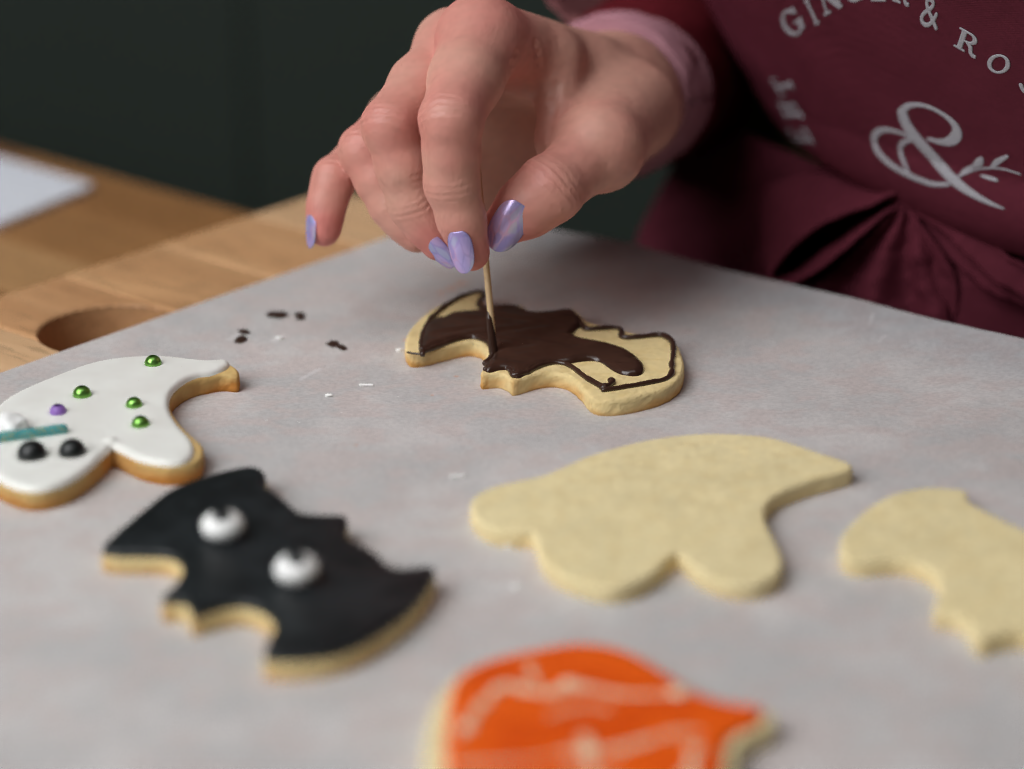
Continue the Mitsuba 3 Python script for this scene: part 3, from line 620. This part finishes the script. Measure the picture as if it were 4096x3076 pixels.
# white iced ghost with pearls
TG = .0062
biscuit('ghost_cookie_001__biscuit', DATA['ghost_biscuit'], TG, 'golden', 5)
gi = clean(mm(DATA['ghost_icing']), 2, .0007)
px, py, _ = mm(DATA['peak'])
PE = mm(DATA['pearls'])
dent = lambda x, y: sum(-.0005 * np.exp(-(np.hypot(x - q[0], y - q[1]) / (q[3] * 1.25)) ** 4) + .00022 * np.exp(-((np.hypot(x - q[0], y - q[1]) - q[3] * 1.5) / .0008) ** 2) for q in PE)
rim = lambda x, y: dent(x, y) + .0012 * np.exp(-((x - px) ** 2 + (y - py) ** 2) / .0014 ** 2) + .0002 * (meshkit.fbm(np.c_[x * 160, y * 160, x * 0], 2, 6) - .5)
put('ghost_cookie_001__icing', slab(gi, TG - .0003, TG + .0016, .0020, .0018, step=.0007, grid=.0011, top_fn=rim, foot=0), 'white_icing', 60)
for i, (x, y, z, r) in enumerate(mm(DATA['pearls'])):
    r *= 1.15 if i < 5 else 1.06; s = trimesh.creation.uv_sphere(r, count=[32, 48])
    s.apply_translation([x, y, TG + .0016 + r * .06])
    k = put('ghost_cookie_001__' + ('pearl' if i < 5 else 'candy_eye'), s, 'green_pearl' if i < 4 else 'purple_pearl' if i == 4 else 'black_candy', True)
    if i < 5: labels[k] = {'label': 'metallic green sugar pearl' if i < 4 else 'matt purple sugar pearl'}
a, b = mm(DATA['rod']); q = np.linspace([a[0], a[1], TG + .0026], [b[0], b[1], TG + .0026], 30)
put('ghost_cookie_001__sugar_rod', tube(q, .00165 + .00005 * np.sin(np.arange(30))), 'teal_candy', True); labels['ghost_cookie_001__sugar_rod'] = {'label': 'shimmering teal sugar rod above the black eyes'}
x, y, z = mm(DATA['rosette']); parts = trimesh.creation.icosphere(4, 1.0); d = parts.vertices
ang = np.arctan2(d[:, 1], d[:, 0]); parts.vertices = d * (1 + .35 * (meshkit.fbm(d * 1.7 + 3, 2, 8) - .5) + .05 * np.sin(ang * 6 + 3 * d[:, 2]) * (1 - d[:, 2] ** 2))[:, None] * [.0058, .0056, .0038]; parts.apply_translation([x, y, TG + .0022])
put('ghost_cookie_001__rosette', parts, 'eye_white', True)
tag('ghost_cookie_001', 'ghost shaped cookie with white icing, green pearls, black eyes and a teal rod', 'cookie', 'halloween cookies on the parchment')
# orange pumpkin
biscuit('pumpkin_cookie__biscuit', DATA['pump_biscuit'], TB, 'pale', 6, cheap=True)
gp = clean(mm(DATA['pump_icing']), 2, .0008)
put('pumpkin_cookie__icing', slab(gp, TB - .0003, TB + .0016, .0018, .0016, step=.001, grid=.002, foot=0), 'orange_icing', 60)
for pts, w in DATA['pump_lines']:
    q = smooth_line(mm(pts), .0012)
    wv = w * M * (-.05 + 1.05 * meshkit.fbm(np.c_[q * 330, np.zeros(len(q))], 2, int(w * 10)))
    g = shapely.union_all([Point(*c).buffer(x).union(Point(*d).buffer(y)).convex_hull for c, d, x, y in zip(q[:-1], q[1:], np.maximum(wv[:-1], .0003), np.maximum(wv[1:], .0003))]).intersection(gp.buffer(-.001))
    for gg in getattr(g, 'geoms', [g]):
        if gg.area > 1e-6: put('pumpkin_cookie__piped_line', slab(gg, TB + .0012, TB + .0019, .0007, .0004, step=.0012, grid=.002, foot=0, top=.0003), 'pale_orange_icing', 60)
for i, (x, y) in enumerate(mm(DATA['pump_dots'])):
    s = trimesh.creation.icosphere(3, [.0017, .0024, .0022, .0019][i]); s.vertices[:, 2] *= .3; s.apply_translation([x, y, TB + .0018])
    put('pumpkin_cookie__icing_dot', s, 'cream_icing', True)
tag('pumpkin_cookie', 'orange iced pumpkin shaped cookie with pale lines at the bottom of the photo', 'cookie', 'halloween cookies on the parchment')

# ---------------------------------------------------------------- crumbs on the paper
def crumb(x, y, l, w, ang, h, seed):
    rng = np.random.default_rng(seed); s = trimesh.creation.icosphere(2, 1.0)
    d = s.vertices; s.vertices = d * (1 + 1.7 * (meshkit.fbm(d * 1.9 + seed * 5.3, 3, seed) - .5))[:, None] * [l / 2, w / 2, h / 2]
    s.apply_transform(trimesh.transformations.rotation_matrix(math.radians(ang), [0, 0, 1])); s.apply_translation([x, y, .0004 + h * .35]); return s
BL = ['largest black icing crumb, leaf shaped, behind the ghost with pearls', 'small black icing crumb just right of the largest crumb', 'tiny thin black crumb under the small one beside the largest crumb',
      'small black crumb, upper one of the pair above the tip of the white ghost', 'rounded black crumb, lower one of the pair above the tip of the white ghost', 'black crumb left of a short black strand on the paper', 'short thin black icing strand lying beside a black crumb']
for i, ((x, y), l, w, a) in enumerate(DATA['crumbs_black']):
    k = put('chocolate_crumb', crumb(x * M, y * M, l * M * 1.5, w * M * 1.6, a, min(.0008, w * M * .4), 30 + i), 'chocolate', True); tag(k, BL[i], 'crumb', 'black icing crumbs on the parchment')
WL = ['short white sugar strand between the white ghost and the bat being iced', 'small ring shaped white sugar crumb left of the sugar strand', 'white sugar crumb touching the left tip of the bat being iced', 'tiny white speck on the paper right of the white ghost', 'tiny round white speck below the ring shaped crumb',
      'tiny white speck on the paper in front of the bat being iced', 'tiniest white speck between the two specks', 'white sugar strand left of the plain ghost cookie', 'white sugar crumb at the front left arm of the plain ghost cookie', 'white sugar crumb in front of the plain ghost cookie', 'flat whitish icing flake between the black crumbs']
for i, ((x, y), l, w, a) in enumerate(DATA['crumbs_white']):
    h = min(.0011, w * M * .7)
    if l > 4:
        t = math.radians(a); u = np.array([math.cos(t), math.sin(t)]) * (l - w) / 2 * M
        m = tube(np.linspace([x * M - u[0], y * M - u[1], .0004 + h / 2], [x * M + u[0], y * M + u[1], .0004 + h / 2], 8), h / 2 * np.array([1.15, 1, .95, .95, .95, 1, 1.05, 1.0]), 10)
    else: m = crumb(x * M, y * M, l * M, w * M, a, h, 60 + i)
    k = put('sugar_crumb', m, 'eye_white', True); tag(k, WL[i], 'crumb', 'white sugar crumbs on the parchment')

# ---------------------------------------------------------------- toothpick
p0, p1 = mm(DATA['pick']); d = p1 - p0; L = np.linalg.norm(d); d /= L; p1 = p0 + d * .066
s = np.linspace(0, 1, 60); rr = .00105 * np.minimum(1, .35 + s * 6) * np.minimum(1, .35 + (1 - s) * 6)
put('toothpick__stick', tube(p0 + (p1 - p0) * s[:, None], rr, 16), 'pale_wood', True)
s = np.linspace(-.01, .40, 40); side = np.array([-.0008, -.0004, 0])
put('toothpick__icing_coat', tube(p0 + d * (.035 * s[:, None]) + side * (.3 + s[:, None]), .00125 * np.interp(s, [-.01, .05, .2, .33, .40], [1.15, 1.2, 1.05, .85, .3])), 'chocolate', True)
labels['toothpick__icing_coat'] = {'label': 'chocolate icing coating the tip of the toothpick'}
tag('toothpick', 'pale wooden toothpick held in the fingers with its tip in chocolate icing', 'toothpick')

# ---------------------------------------------------------------- the person: hand
JT = {k: (np.array(v[:3]) * M, v[3] * M) for k, v in DATA['joints'].items()}
def cone(P, a, b):
    """Signed distance of a round cone between two joints."""
    (pa, ra), (pb, rb) = (JT[a] if isinstance(a, str) else a), (JT[b] if isinstance(b, str) else b)
    ba = pb - pa; l2 = ba @ ba; rr = ra - rb; a2 = l2 - rr * rr; il2 = 1 / l2
    pa_ = P - pa.astype(np.float32); y = pa_ @ ba.astype(np.float32); z = y - l2
    x2 = ((pa_ * np.float32(l2) - y[..., None] * ba.astype(np.float32)) ** 2).sum(-1); y2 = y * y * l2; z2 = z * z * l2; k = np.sign(rr) * rr * rr * x2
    with np.errstate(invalid='ignore'):
        c = (np.sqrt(x2 * a2 * il2) + y * rr) * il2 - ra
        return np.where(np.sign(z) * a2 * z2 > k, np.sqrt(x2 + z2) * il2 - rb, np.where(np.sign(y) * a2 * y2 < k, np.sqrt(x2 + y2) * il2 - ra, c)).astype(np.float32)
def smin(a, b, k):
    h = np.maximum(k - np.abs(a - b), 0) / k; return np.minimum(a, b) - h * h * k * .25
def lerp(a, b, t, r): return (JT[a][0] * (1 - t) + JT[b][0] * t, r * M)
CHAINS = {'i': ['i0', 'i1', 'i2', 'i3'], 'm': ['m0', 'm1', 'm2', 'm3'], 'r': ['r0', 'r1', 'r2', 'r3'], 'p': ['p0', 'p1', 'p2', 'p3']}
WAIST = {'i': (11.3, 8.5, 7.3), 'm': (10.6, 8.3, 7.2), 'r': (9.8, 7.7, 6.7), 'p': (7.7, 6.0, 5.3)}
def hand_sdf(P):
    palm = None
    for a, b in (('i0', 'wi'), ('m0', 'wm'), ('r0', 'wr'), ('p0', 'wp'), ('wi', 'f0'), ('wp', 'f0'), ('wt', 'f0'), ('f0', 'f1'), ('wt', 'wi'), ('web2', 'wi'), ('web3', 'wt'), ('pal0', 'pal1'), ('pal0', 'pal2'), ('pal1', 'wt'), ('pal0', 'm0'), ('blk_pal3', 'pal1'), ('pal2', 'pal1')):
        d = cone(P, a, b); palm = d if palm is None else smin(palm, d, .009)
    palm = smin(palm, cone(P, 'web0', 'web1'), .006); palm = smin(palm, cone(P, 'web1', 't1'), .006); palm = smin(palm, cone(P, 'web2', 'web3'), .008)
    thumb = smin(cone(P, 't0', 't1'), cone(P, 't1', lerp('t1', 't2', .55, 9.7)), .004)
    thumb = smin(thumb, cone(P, lerp('t1', 't2', .55, 9.7), 't2'), .003); thumb = smin(thumb, cone(P, 't2', lerp('t2', 't3', .5, 9.4)), .003); thumb = smin(thumb, cone(P, lerp('t2', 't3', .5, 9.4), 't3'), .003)
    palm = smin(palm, thumb, .006)
    out = None
    for f, ch in CHAINS.items():
        fd = None
        for k in range(3):
            mid = lerp(ch[k], ch[k + 1], .52, WAIST[f][k])
            for u, v in ((ch[k], mid), (mid, ch[k + 1])):
                d = cone(P, u, v); fd = d if fd is None else smin(fd, d, .003)
        out = fd if out is None else smin(out, fd, .0012)
        last = fd
    return smin(palm, out, .005)
def surface_net(f, lo, hi, h):
    """A mesh of f = 0 on a grid of step h (naive surface nets)."""
    ax = [np.arange(lo[k], hi[k] + h, h, dtype=np.float32) for k in range(3)]
    n = [len(a) for a in ax]; F = np.empty(n, np.float32); yz = np.stack(np.meshgrid(ax[1], ax[2], indexing='ij'), -1)
    for s in range(0, n[0], 8):
        xs = ax[0][s:s + 8]; P = np.empty((len(xs), n[1], n[2], 3), np.float32); P[..., 0] = xs[:, None, None]; P[..., 1:] = yz[None]; F[s:s + 8] = f(P)
    ins = F < 0; cnt = np.zeros([k - 1 for k in n], np.int8)
    for c in np.ndindex(2, 2, 2): cnt += ins[c[0]:n[0] - 1 + c[0], c[1]:n[1] - 1 + c[1], c[2]:n[2] - 1 + c[2]]
    cell = np.argwhere((cnt > 0) & (cnt < 8)); idx = -np.ones(cnt.shape, np.int64); idx[tuple(cell.T)] = np.arange(len(cell))
    acc, m = np.zeros((len(cell), 3)), np.zeros(len(cell)); faces = []
    for k in range(3):
        o = [q for q in range(3) if q != k]
        for d0 in (0, 1):
            for d1 in (0, 1):
                c = cell.copy(); c[:, o[0]] += d0; c[:, o[1]] += d1; e = c.copy(); e[:, k] += 1
                a, b = F[tuple(c.T)], F[tuple(e.T)]; cut = (a < 0) != (b < 0); t = np.where(cut, a / np.where(cut, a - b, 1), 0)
                off = np.zeros((len(cell), 3)); off[:, o[0]] = d0; off[:, o[1]] = d1; off[:, k] = t; acc[cut] += off[cut]; m[cut] += 1
        sl = [slice(None)] * 3; sl[k] = slice(0, n[k] - 1); s2 = list(sl); s2[k] = slice(1, n[k])
        ed = np.argwhere(ins[tuple(sl)] != ins[tuple(s2)]); ed = ed[(ed[:, o[0]] > 0) & (ed[:, o[1]] > 0) & (ed[:, o[0]] < n[o[0]] - 1) & (ed[:, o[1]] < n[o[1]] - 1)]
        q = []
        for d0, d1 in ((1, 1), (0, 1), (0, 0), (1, 0)):
            c = ed.copy(); c[:, o[0]] -= d0; c[:, o[1]] -= d1; q.append(idx[tuple(c.T)])
        q = np.stack(q, 1); flip = ins[tuple(ed.T)] ^ (k == 1); q = np.where(flip[:, None], q, q[:, ::-1]); faces.append(q)
    v = (cell + acc / m[:, None]) * h + np.array(lo); f4 = np.vstack(faces); f4 = f4[(f4 >= 0).all(1)]
    return v, np.vstack([f4[:, [0, 1, 2]], f4[:, [0, 2, 3]]])
allp = np.array([p for p, _ in JT.values()]); lo, hi = allp.min(0) - .022, allp.max(0) + .022
hi[1] = min(hi[1], 1.03)
v, f = surface_net(hand_sdf, lo, hi, .0013)
from scipy import sparse
def relax(m, n):
    e = m.edges_unique; k = len(m.vertices); A = sparse.coo_matrix((np.ones(len(e)), (e[:, 0], e[:, 1])), (k, k)).tocsr(); A = A + A.T
    D = sparse.diags(1 / np.maximum(np.asarray(A.sum(1)).ravel(), 1)); A = D @ A; V = np.array(m.vertices)
    for _ in range(n):
        V = V + .5 * (A @ V - V); V = V - .52 * (A @ V - V)
    m.vertices = V
hand = trimesh.Trimesh(v, f, process=False); hand.fix_normals()
relax(hand, 5)
vv, ff = trimesh.remesh.subdivide(hand.vertices, hand.faces); hand = trimesh.Trimesh(vv, ff, process=False)
def grad_project(m, rounds=2):
    for _ in range(rounds):
        P = m.vertices.astype(np.float32); d = hand_sdf(P); m.vertices = m.vertices - m.vertex_normals * np.clip(d, -.0005, .0005)[:, None] * .7
grad_project(hand, 1)
relax(hand, 3)
# creases over the joints, veins and tendons: small offsets along the normal
V, N = hand.vertices.copy(), hand.vertex_normals.copy(); off = np.zeros(len(V))
def crease(j, prev, nxt, wl, amp, reach, side):
    c = JT[j][0]; t = JT[nxt][0] - JT[prev][0]; t /= np.linalg.norm(t); q = V - c; s = q @ t; dn = np.linalg.norm(q, axis=1)
    w = np.exp(-(s / reach) ** 2) * np.clip((N @ side) * 1.4, 0, 1) * (dn < JT[j][1] * 1.9)
    ph = meshkit.fbm(V * 160, 2, 11) * 5
    return -amp * w * (np.abs(np.sin(s / wl * np.pi + ph * .7)) ** .5 < .55) * 1.0 + .25 * amp * w * np.sin(s / wl * 2 * np.pi + ph)
CAM = -FORWARD; UPV = np.array([0, math.sin(PITCH), math.cos(PITCH)])
for j, pv, nx, wl, amp, reach, side in (('i1', 'i0', 'i2', .0024, 0.000272, .0055, CAM * .8 + np.array([-.6, 0, 0])), ('m1', 'm0', 'm2', .0024, 0.000272, .0055, CAM * .7 + np.array([-.6, 0, 0])), ('i2', 'i1', 'i3', .0022, 0.000208, .0036, CAM + np.array([-.2, 0, 0])),
                                  ('t2', 't1', 't3', .0026, 0.000272, .005, CAM + UPV * .3), ('m2', 'm1', 'm3', .0022, 0.000176, .0034, CAM), ('r1', 'r0', 'r2', .0024, 0.000224, .0045, CAM), ('p1', 'p0', 'p2', .0024, 0.000208, .004, CAM)):
    off += crease(j, pv, nx, wl, amp, reach, side)
for pts in DATA['folds']:                                      # folds of skin between thumb and forefinger
    q = np.array([V[np.argmin(np.linalg.norm(V - np.array(c) * M, axis=1))] for c in pts]); q = smooth_line(q, .0008)
    dd, _ = cKDTree(q).query(V); off -= .00055 * np.exp(-(dd / .0011) ** 2) - .00018 * np.exp(-((dd - .0026) / .0012) ** 2)
off += .0007 * (meshkit.fbm(V * 55, 3, 4) - .5) + .00025 * (meshkit.fbm(V * 220, 2, 9) - .5)
hand.vertices = V + N * off[:, None]
relax(hand, 1)
# skin colour: redder over knuckles and at the finger ends
V = hand.vertices; red = np.zeros(len(V))
for j, s, w in (('i0', .012, .7), ('i1', .010, .55), ('m1', .012, .5), ('r1', .011, .55), ('p1', .009, .6), ('i3', .013, .75), ('m3', .012, .7), ('t3', .013, .8), ('t2', .009, .5), ('p3', .014, .9), ('i2', .008, .3), ('web1', .012, .35), ('t1', .010, .25)):
    red = np.maximum(red, w * np.exp(-(np.linalg.norm(V - JT[j][0], axis=1) / (JT[j][1] + s * .6)) ** 2 * 1.1) * 1.6)
mott = meshkit.fbm(V * 110, 4, 21); red = np.clip(red + (mott - .5) * .7, 0, 1)[:, None]
col = np.array([.60, .318, .245]) * (1 - red) + np.array([.60, .205, .176]) * red
col *= (.93 + .14 * meshkit.fbm(V * 420, 2, 31))[:, None]
put('person__hand', hand, 'skin', True, color=np.clip(col, 0, 1))
labels['person__hand'] = {'label': 'bare right hand pinching a toothpick between thumb and forefinger'}
# nails
for i, (b, t, n, w, rad) in enumerate(DATA['nails']):
    b, t, n = np.array(b) * M, np.array(t) * M, np.array(n); w *= M; rad *= M
    ax = t - b; Ln = np.linalg.norm(ax); ax /= Ln; n = n - (n @ ax) * ax; n /= np.linalg.norm(n); sd = np.cross(ax, n)
    S, U = np.meshgrid(np.linspace(0, 1, 40), np.linspace(-1, 1, 25), indexing='ij')
    half = w / 2 * np.where(S < .36, np.sqrt(np.clip(1 - ((.36 - S) / .385) ** 2, 0, 1)) ** .85, np.clip(1 - ((S - .36) / .65) ** 2.8, .02, 1) ** .6)
    phi = U * half / rad; phi = np.clip(phi, -1.35, 1.35)
    arch = -.0011 * (S - .45) ** 2 * 4 * .6
    P = b + ax * (S * Ln)[..., None] + sd * (rad * np.sin(phi))[..., None] + n * (rad * (np.cos(phi) - 1) + arch + .00035)[..., None]
    mesh = sheet(P, .0006); uv = np.vstack([np.stack([U.ravel() + i * 5.3, S.ravel() + i * 3.7], 1)] * 2)
    put('person__nail', mesh, 'lilac_nail', True, uv=uv)

# sleeve and cuff round the wrist
c0 = JT['wi'][0] * .35 + JT['wp'][0] * .25 + JT['wt'][0] * .4; dirf = JT['f1'][0] - JT['f0'][0]; dirf /= np.linalg.norm(dirf)
def sleeve(name, mat, s0, s1, r0, r1, seed, thick):
    s = np.linspace(s0, s1, 60); th = np.linspace(0, 2 * np.pi, 97); e = np.cross(dirf, [0, 0, 1]); e /= np.linalg.norm(e); g = np.cross(e, dirf)
    Sg, Th = np.meshgrid(s, th, indexing='ij'); R = r0 + (r1 - r0) * (Sg - s0) / (s1 - s0)
    R = R + .002 * (meshkit.fbm(np.stack([Sg * 60, np.cos(Th) * 2, np.sin(Th) * 2], -1), 3, seed) - .5) * 2 + .0012 * np.sin(Sg * 300 + np.cos(Th) * 2)
    P = JT['f0'][0] + dirf * Sg[..., None] + e * (R * np.cos(Th))[..., None] + g * (R * .92 * np.sin(Th))[..., None]
    put(name, sheet(P, thick), mat, True)
sleeve('person__sleeve', 'red_knit', -.012, .36, .0285, .060, 3, .003)
sleeve('person__cuff', 'pink_cuff', -.034, -.002, .0254, .0282, 5, .0072)
labels['person__cuff'] = {'label': 'pale pink rolled cuff round the wrist'}

# ---------------------------------------------------------------- the person: apron, embroidery, bow, skirt
def apron(b, z):
    wb = .19 + .35 * np.maximum(z - .04, 0); t = np.clip((b - .30) / wb, -.999, .999)
    a = .158 + .12 * (1 - np.sqrt(1 - t * t)) - .50 * np.maximum(z - .05, 0)
    zt = .046 + .10 * np.clip(.26 - b, 0, .2); s = np.clip((zt - z) / .0301, 0, .9999)
    return a + .030 * (1 - np.sqrt(1 - s * s))
Bq = .30 + .196 * np.sin(np.linspace(-1.52, 1.52, 150)); zq = np.r_[np.linspace(0, .12, 60), np.linspace(.125, .30, 50)]
zz, bb = np.meshgrid(zq, Bq, indexing='ij')
bb = .30 + (bb - .30) * (1 + .35 * np.maximum(zz - .04, 0) / .19); zt = .046 + .10 * np.clip(.26 - bb, 0, .2) - .030; zz = np.where(zz < .125, zt + (.125 - zt) * (zz / .125), zz)
fold = .0016 * (meshkit.fbm(np.stack([bb * 22 + zz * 14, zz * 16, bb * 0], -1), 3, 14) - .5) * 2
AP = W(apron(bb, zz) + .0012 + fold * .5, bb, zz)
put('person__apron', sheet(AP, .0012), 'burgundy_cloth', True)
labels['person__apron'] = {'label': 'burgundy apron with white embroidered lettering'}
def stroke(pts, w): return LineString(pts).buffer(w / 2, cap_style='flat', join_style='mitre')
def glyph(ch):
    tk, tn = .20, .085
    if ch in 'OG&S': pass
    if ch == 'I': return shapely.union_all([box(.32, 0, .68, .09), box(.32, .91, .68, 1), box(.5 - tk / 2, 0, .5 + tk / 2, 1)])
    if ch == 'E': return shapely.union_all([box(.18, 0, .18 + tk, 1), box(.05, 0, .95, .085), box(.05, .915, .92, 1), box(.2, .46, .7, .54), box(.86, 0, .95, .28), box(.84, .74, .92, 1), box(.64, .36, .70, .64)])
    if ch == 'N': return shapely.union_all([box(.12, 0, .12 + tn, 1), box(.8, 0, .8 + tn, 1), stroke([(.08, 1), (.86, 0)], tk), box(0, 0, .34, .08), box(.66, .92, 1, 1), box(0, .92, .25, 1)]).intersection(box(0, 0, 1, 1))
    if ch == 'T': return shapely.union_all([box(.5 - tk / 2, 0, .5 + tk / 2, 1), box(.05, .9, .95, 1), box(.3, 0, .7, .08), box(.05, .7, .12, 1), box(.88, .7, .95, 1)])
    if ch == 'H': return shapely.union_all([box(.14, 0, .14 + tk, 1), box(.68, 0, .68 + tk, 1), box(.2, .46, .8, .54), box(.02, 0, .46, .08), box(.02, .92, .46, 1), box(.56, 0, 1, .08), box(.56, .92, 1, 1)])
    if ch == 'O': return affinity.scale(Point(0, 0).buffer(1, 32), .5, .52).difference(affinity.scale(Point(0, 0).buffer(1, 32), .31, .42)).buffer(0) if False else affinity.translate(affinity.scale(Point(0, 0).buffer(1, 32), .5, .51).difference(affinity.scale(Point(0, 0).buffer(1, 32), .31, .41)), .5, .5)
    if ch == 'G':
        o = affinity.translate(affinity.scale(Point(0, 0).buffer(1, 32), .5, .51).difference(affinity.scale(Point(0, 0).buffer(1, 32), .29, .41)), .5, .5)
        return shapely.union_all([o.difference(box(.62, .40, 1.1, .74)), box(.72, .06, .9, .44), box(.58, .38, 1.0, .46), box(.86, .66, .93, .95)])
    if ch == 'R':
        bowl = affinity.translate(affinity.scale(Point(0, 0).buffer(1, 32), .34, .265).difference(affinity.scale(Point(0, 0).buffer(1, 32), .16, .18)), .5, .735).intersection(box(.45, 0, 1, 1.1))
        return shapely.union_all([box(.16, 0, .16 + tk, 1), box(.03, 0, .5, .08), box(.03, .92, .5, 1), box(.3, .92, .52, 1), box(.3, .47, .52, .55), bowl, stroke([(.5, .5), (.66, .38), (.74, .12), (.86, .03), (.98, .05)], .15)])
    if ch == 'S': return LineString(chaikin([(.86, .78), (.74, .95), (.45, .97), (.2, .84), (.2, .65), (.5, .52), (.8, .4), (.82, .2), (.6, .04), (.3, .03), (.12, .24)], 3, False)).buffer(.085)
    if ch == '&': return LineString(chaikin([(1.0, .02), (.7, .32), (.35, .68), (.3, .88), (.5, .99), (.7, .88), (.66, .7), (.3, .48), (.1, .25), (.22, .04), (.5, 0), (.78, .2), (.92, .5)], 3, False)).buffer(.075)
def on_apron(poly, step, grid, lift=.0022, thick=.0004):
    out = []
    for g in getattr(poly, 'geoms', [poly]):
        if g.area < 2e-7: continue
        m = slab(g, 0, thick, thick * .8, thick * .6, step=step, grid=grid, foot=0); v = m.vertices
        f2 = .0016 * (meshkit.fbm(np.stack([v[:, 0] * 22 + v[:, 1] * 14, v[:, 1] * 16, v[:, 0] * 0], -1), 3, 14) - .5) * 2
        m.vertices = W(apron(v[:, 0], v[:, 1]) + .0012 + f2 * .5 - lift + .0014 - v[:, 2], v[:, 0], v[:, 1]); m.fix_normals(); out.append(m)
    return trimesh.util.concatenate(out)
for ch, bl, br, tl in DATA['letters']:
    bl, br, tl = mm(bl), mm(br), mm(tl); ux, uy = br - bl, tl - bl
    g = affinity.affine_transform(glyph(ch), [ux[0], uy[0], ux[1], uy[1], bl[0], bl[1]]).buffer(.00008)
    put('person__apron__letter', on_apron(g.simplify(.00004), .0004, .0008), 'white_thread', 40)
geo = []
for st in DATA['emblem']:
    q = chaikin(mm(st), 3, False)
    pieces = [shapely.union_all([Point(*q[i, :2]).buffer(max(q[i, 2], .0002) / 2 * 1.35), Point(*q[i + 1, :2]).buffer(max(q[i + 1, 2], .0002) / 2 * 1.35)]).convex_hull for i in range(len(q) - 1)]
    geo.append(shapely.union_all(pieces))
put('person__apron__ampersand', on_apron(shapely.union_all(geo[:4]).buffer(.0001).simplify(.00005), .0005, .001), 'white_thread', 40)
put('person__apron__sprig', on_apron(shapely.union_all(geo[4:]).buffer(.0001).simplify(.00005), .0004, .001), 'white_thread', 40)
def ribbon(name, d, nu=70, nv=18, puff=.004, seed=0, thick=.0014, mat='burgundy_cloth', pleats=0, depth=0.):
    F, B = smooth_line(mm(d['front']), .0001), smooth_line(mm(d['back']), .0001)
    F, B = F[np.linspace(0, len(F) - 1, nu).astype(int)], B[np.linspace(0, len(B) - 1, nu).astype(int)]
    t = np.linspace(0, 1, nv)[None, :, None]; P = F[:, None] * (1 - t) + B[:, None] * t
    Nn = np.cross(np.gradient(P, axis=0), np.gradient(P, axis=1)); Nn /= np.linalg.norm(Nn, axis=-1, keepdims=True) + 1e-9
    w = (meshkit.fbm(P * 90, 3, seed) - .5)[..., None] * puff
    if pleats: w = w + depth * (np.sin(2 * np.pi * pleats * (t + .12 * np.sin(np.linspace(0, 4, nu))[:, None, None])) * np.linspace(.3, 1, nu)[:, None, None])
    put(name, sheet(P + Nn * w, thick), mat, True)
ribbon('person__apron__bow_loop', DATA['bow'], 90, 22, .003, 2)
ribbon('person__sleeve_fold', DATA['flap'], 60, 20, .006, 9, mat='mauve_cloth')
ribbon('person__apron__bow_tail', DATA['tail'], 60, 16, .006, 4)
ribbon('person__apron__bow_tail', DATA['fan'], 80, 60, .008, 8, pleats=2.4, depth=.0055)
ribbon('person__apron__bow_tail', DATA['tail2'], 80, 40, .006, 6, pleats=1.8, depth=.005)
zz, bb = np.meshgrid(np.linspace(.024, -.45, 90), np.linspace(.078, .56, 220), indexing='ij')
u = (.045 - zz) / .3
gather = np.sin(bb * 185 + 2.2 * np.sin(bb * 33) + 1.2 * np.sin(zz * 30)) * .5 + .5 * np.sin(bb * 92 + 1 + zz * 22)
aa = .184 + .02 * np.clip((.19 - bb) / .09, 0, 1) ** 1.6 + np.minimum(u, .5) * -.01 + (.004 + .016 * np.clip(u * 1.6, 0, 1)) * gather + .008 * (meshkit.fbm(np.stack([bb * 26, zz * 24, bb * 0], -1), 3, 17) - .5)
front = .158 + .10 * (1 - np.sqrt(1 - np.clip((bb - .30) / .225, -.985, .985) ** 2)); low = np.clip((.024 - zz) / .05, 0, 1)
aa = np.maximum(aa, front + .034 - .048 * low)
put('person__apron__skirt', sheet(W(np.maximum(aa, .162), bb, zz), .0014), 'burgundy_cloth', True)
zz, bb = np.meshgrid(np.linspace(.03, -.8, 60), np.linspace(.040, .29, 40), indexing='ij')
put('person__trousers', sheet(W(.33 - .06 * np.sqrt(np.clip(1 - ((bb - .17) / .132) ** 2, 0, 1)), bb, zz), .002), 'olive_cloth', True)
tag('person', 'person in a burgundy apron and red sleeve icing the bat cookie with a toothpick', 'person')
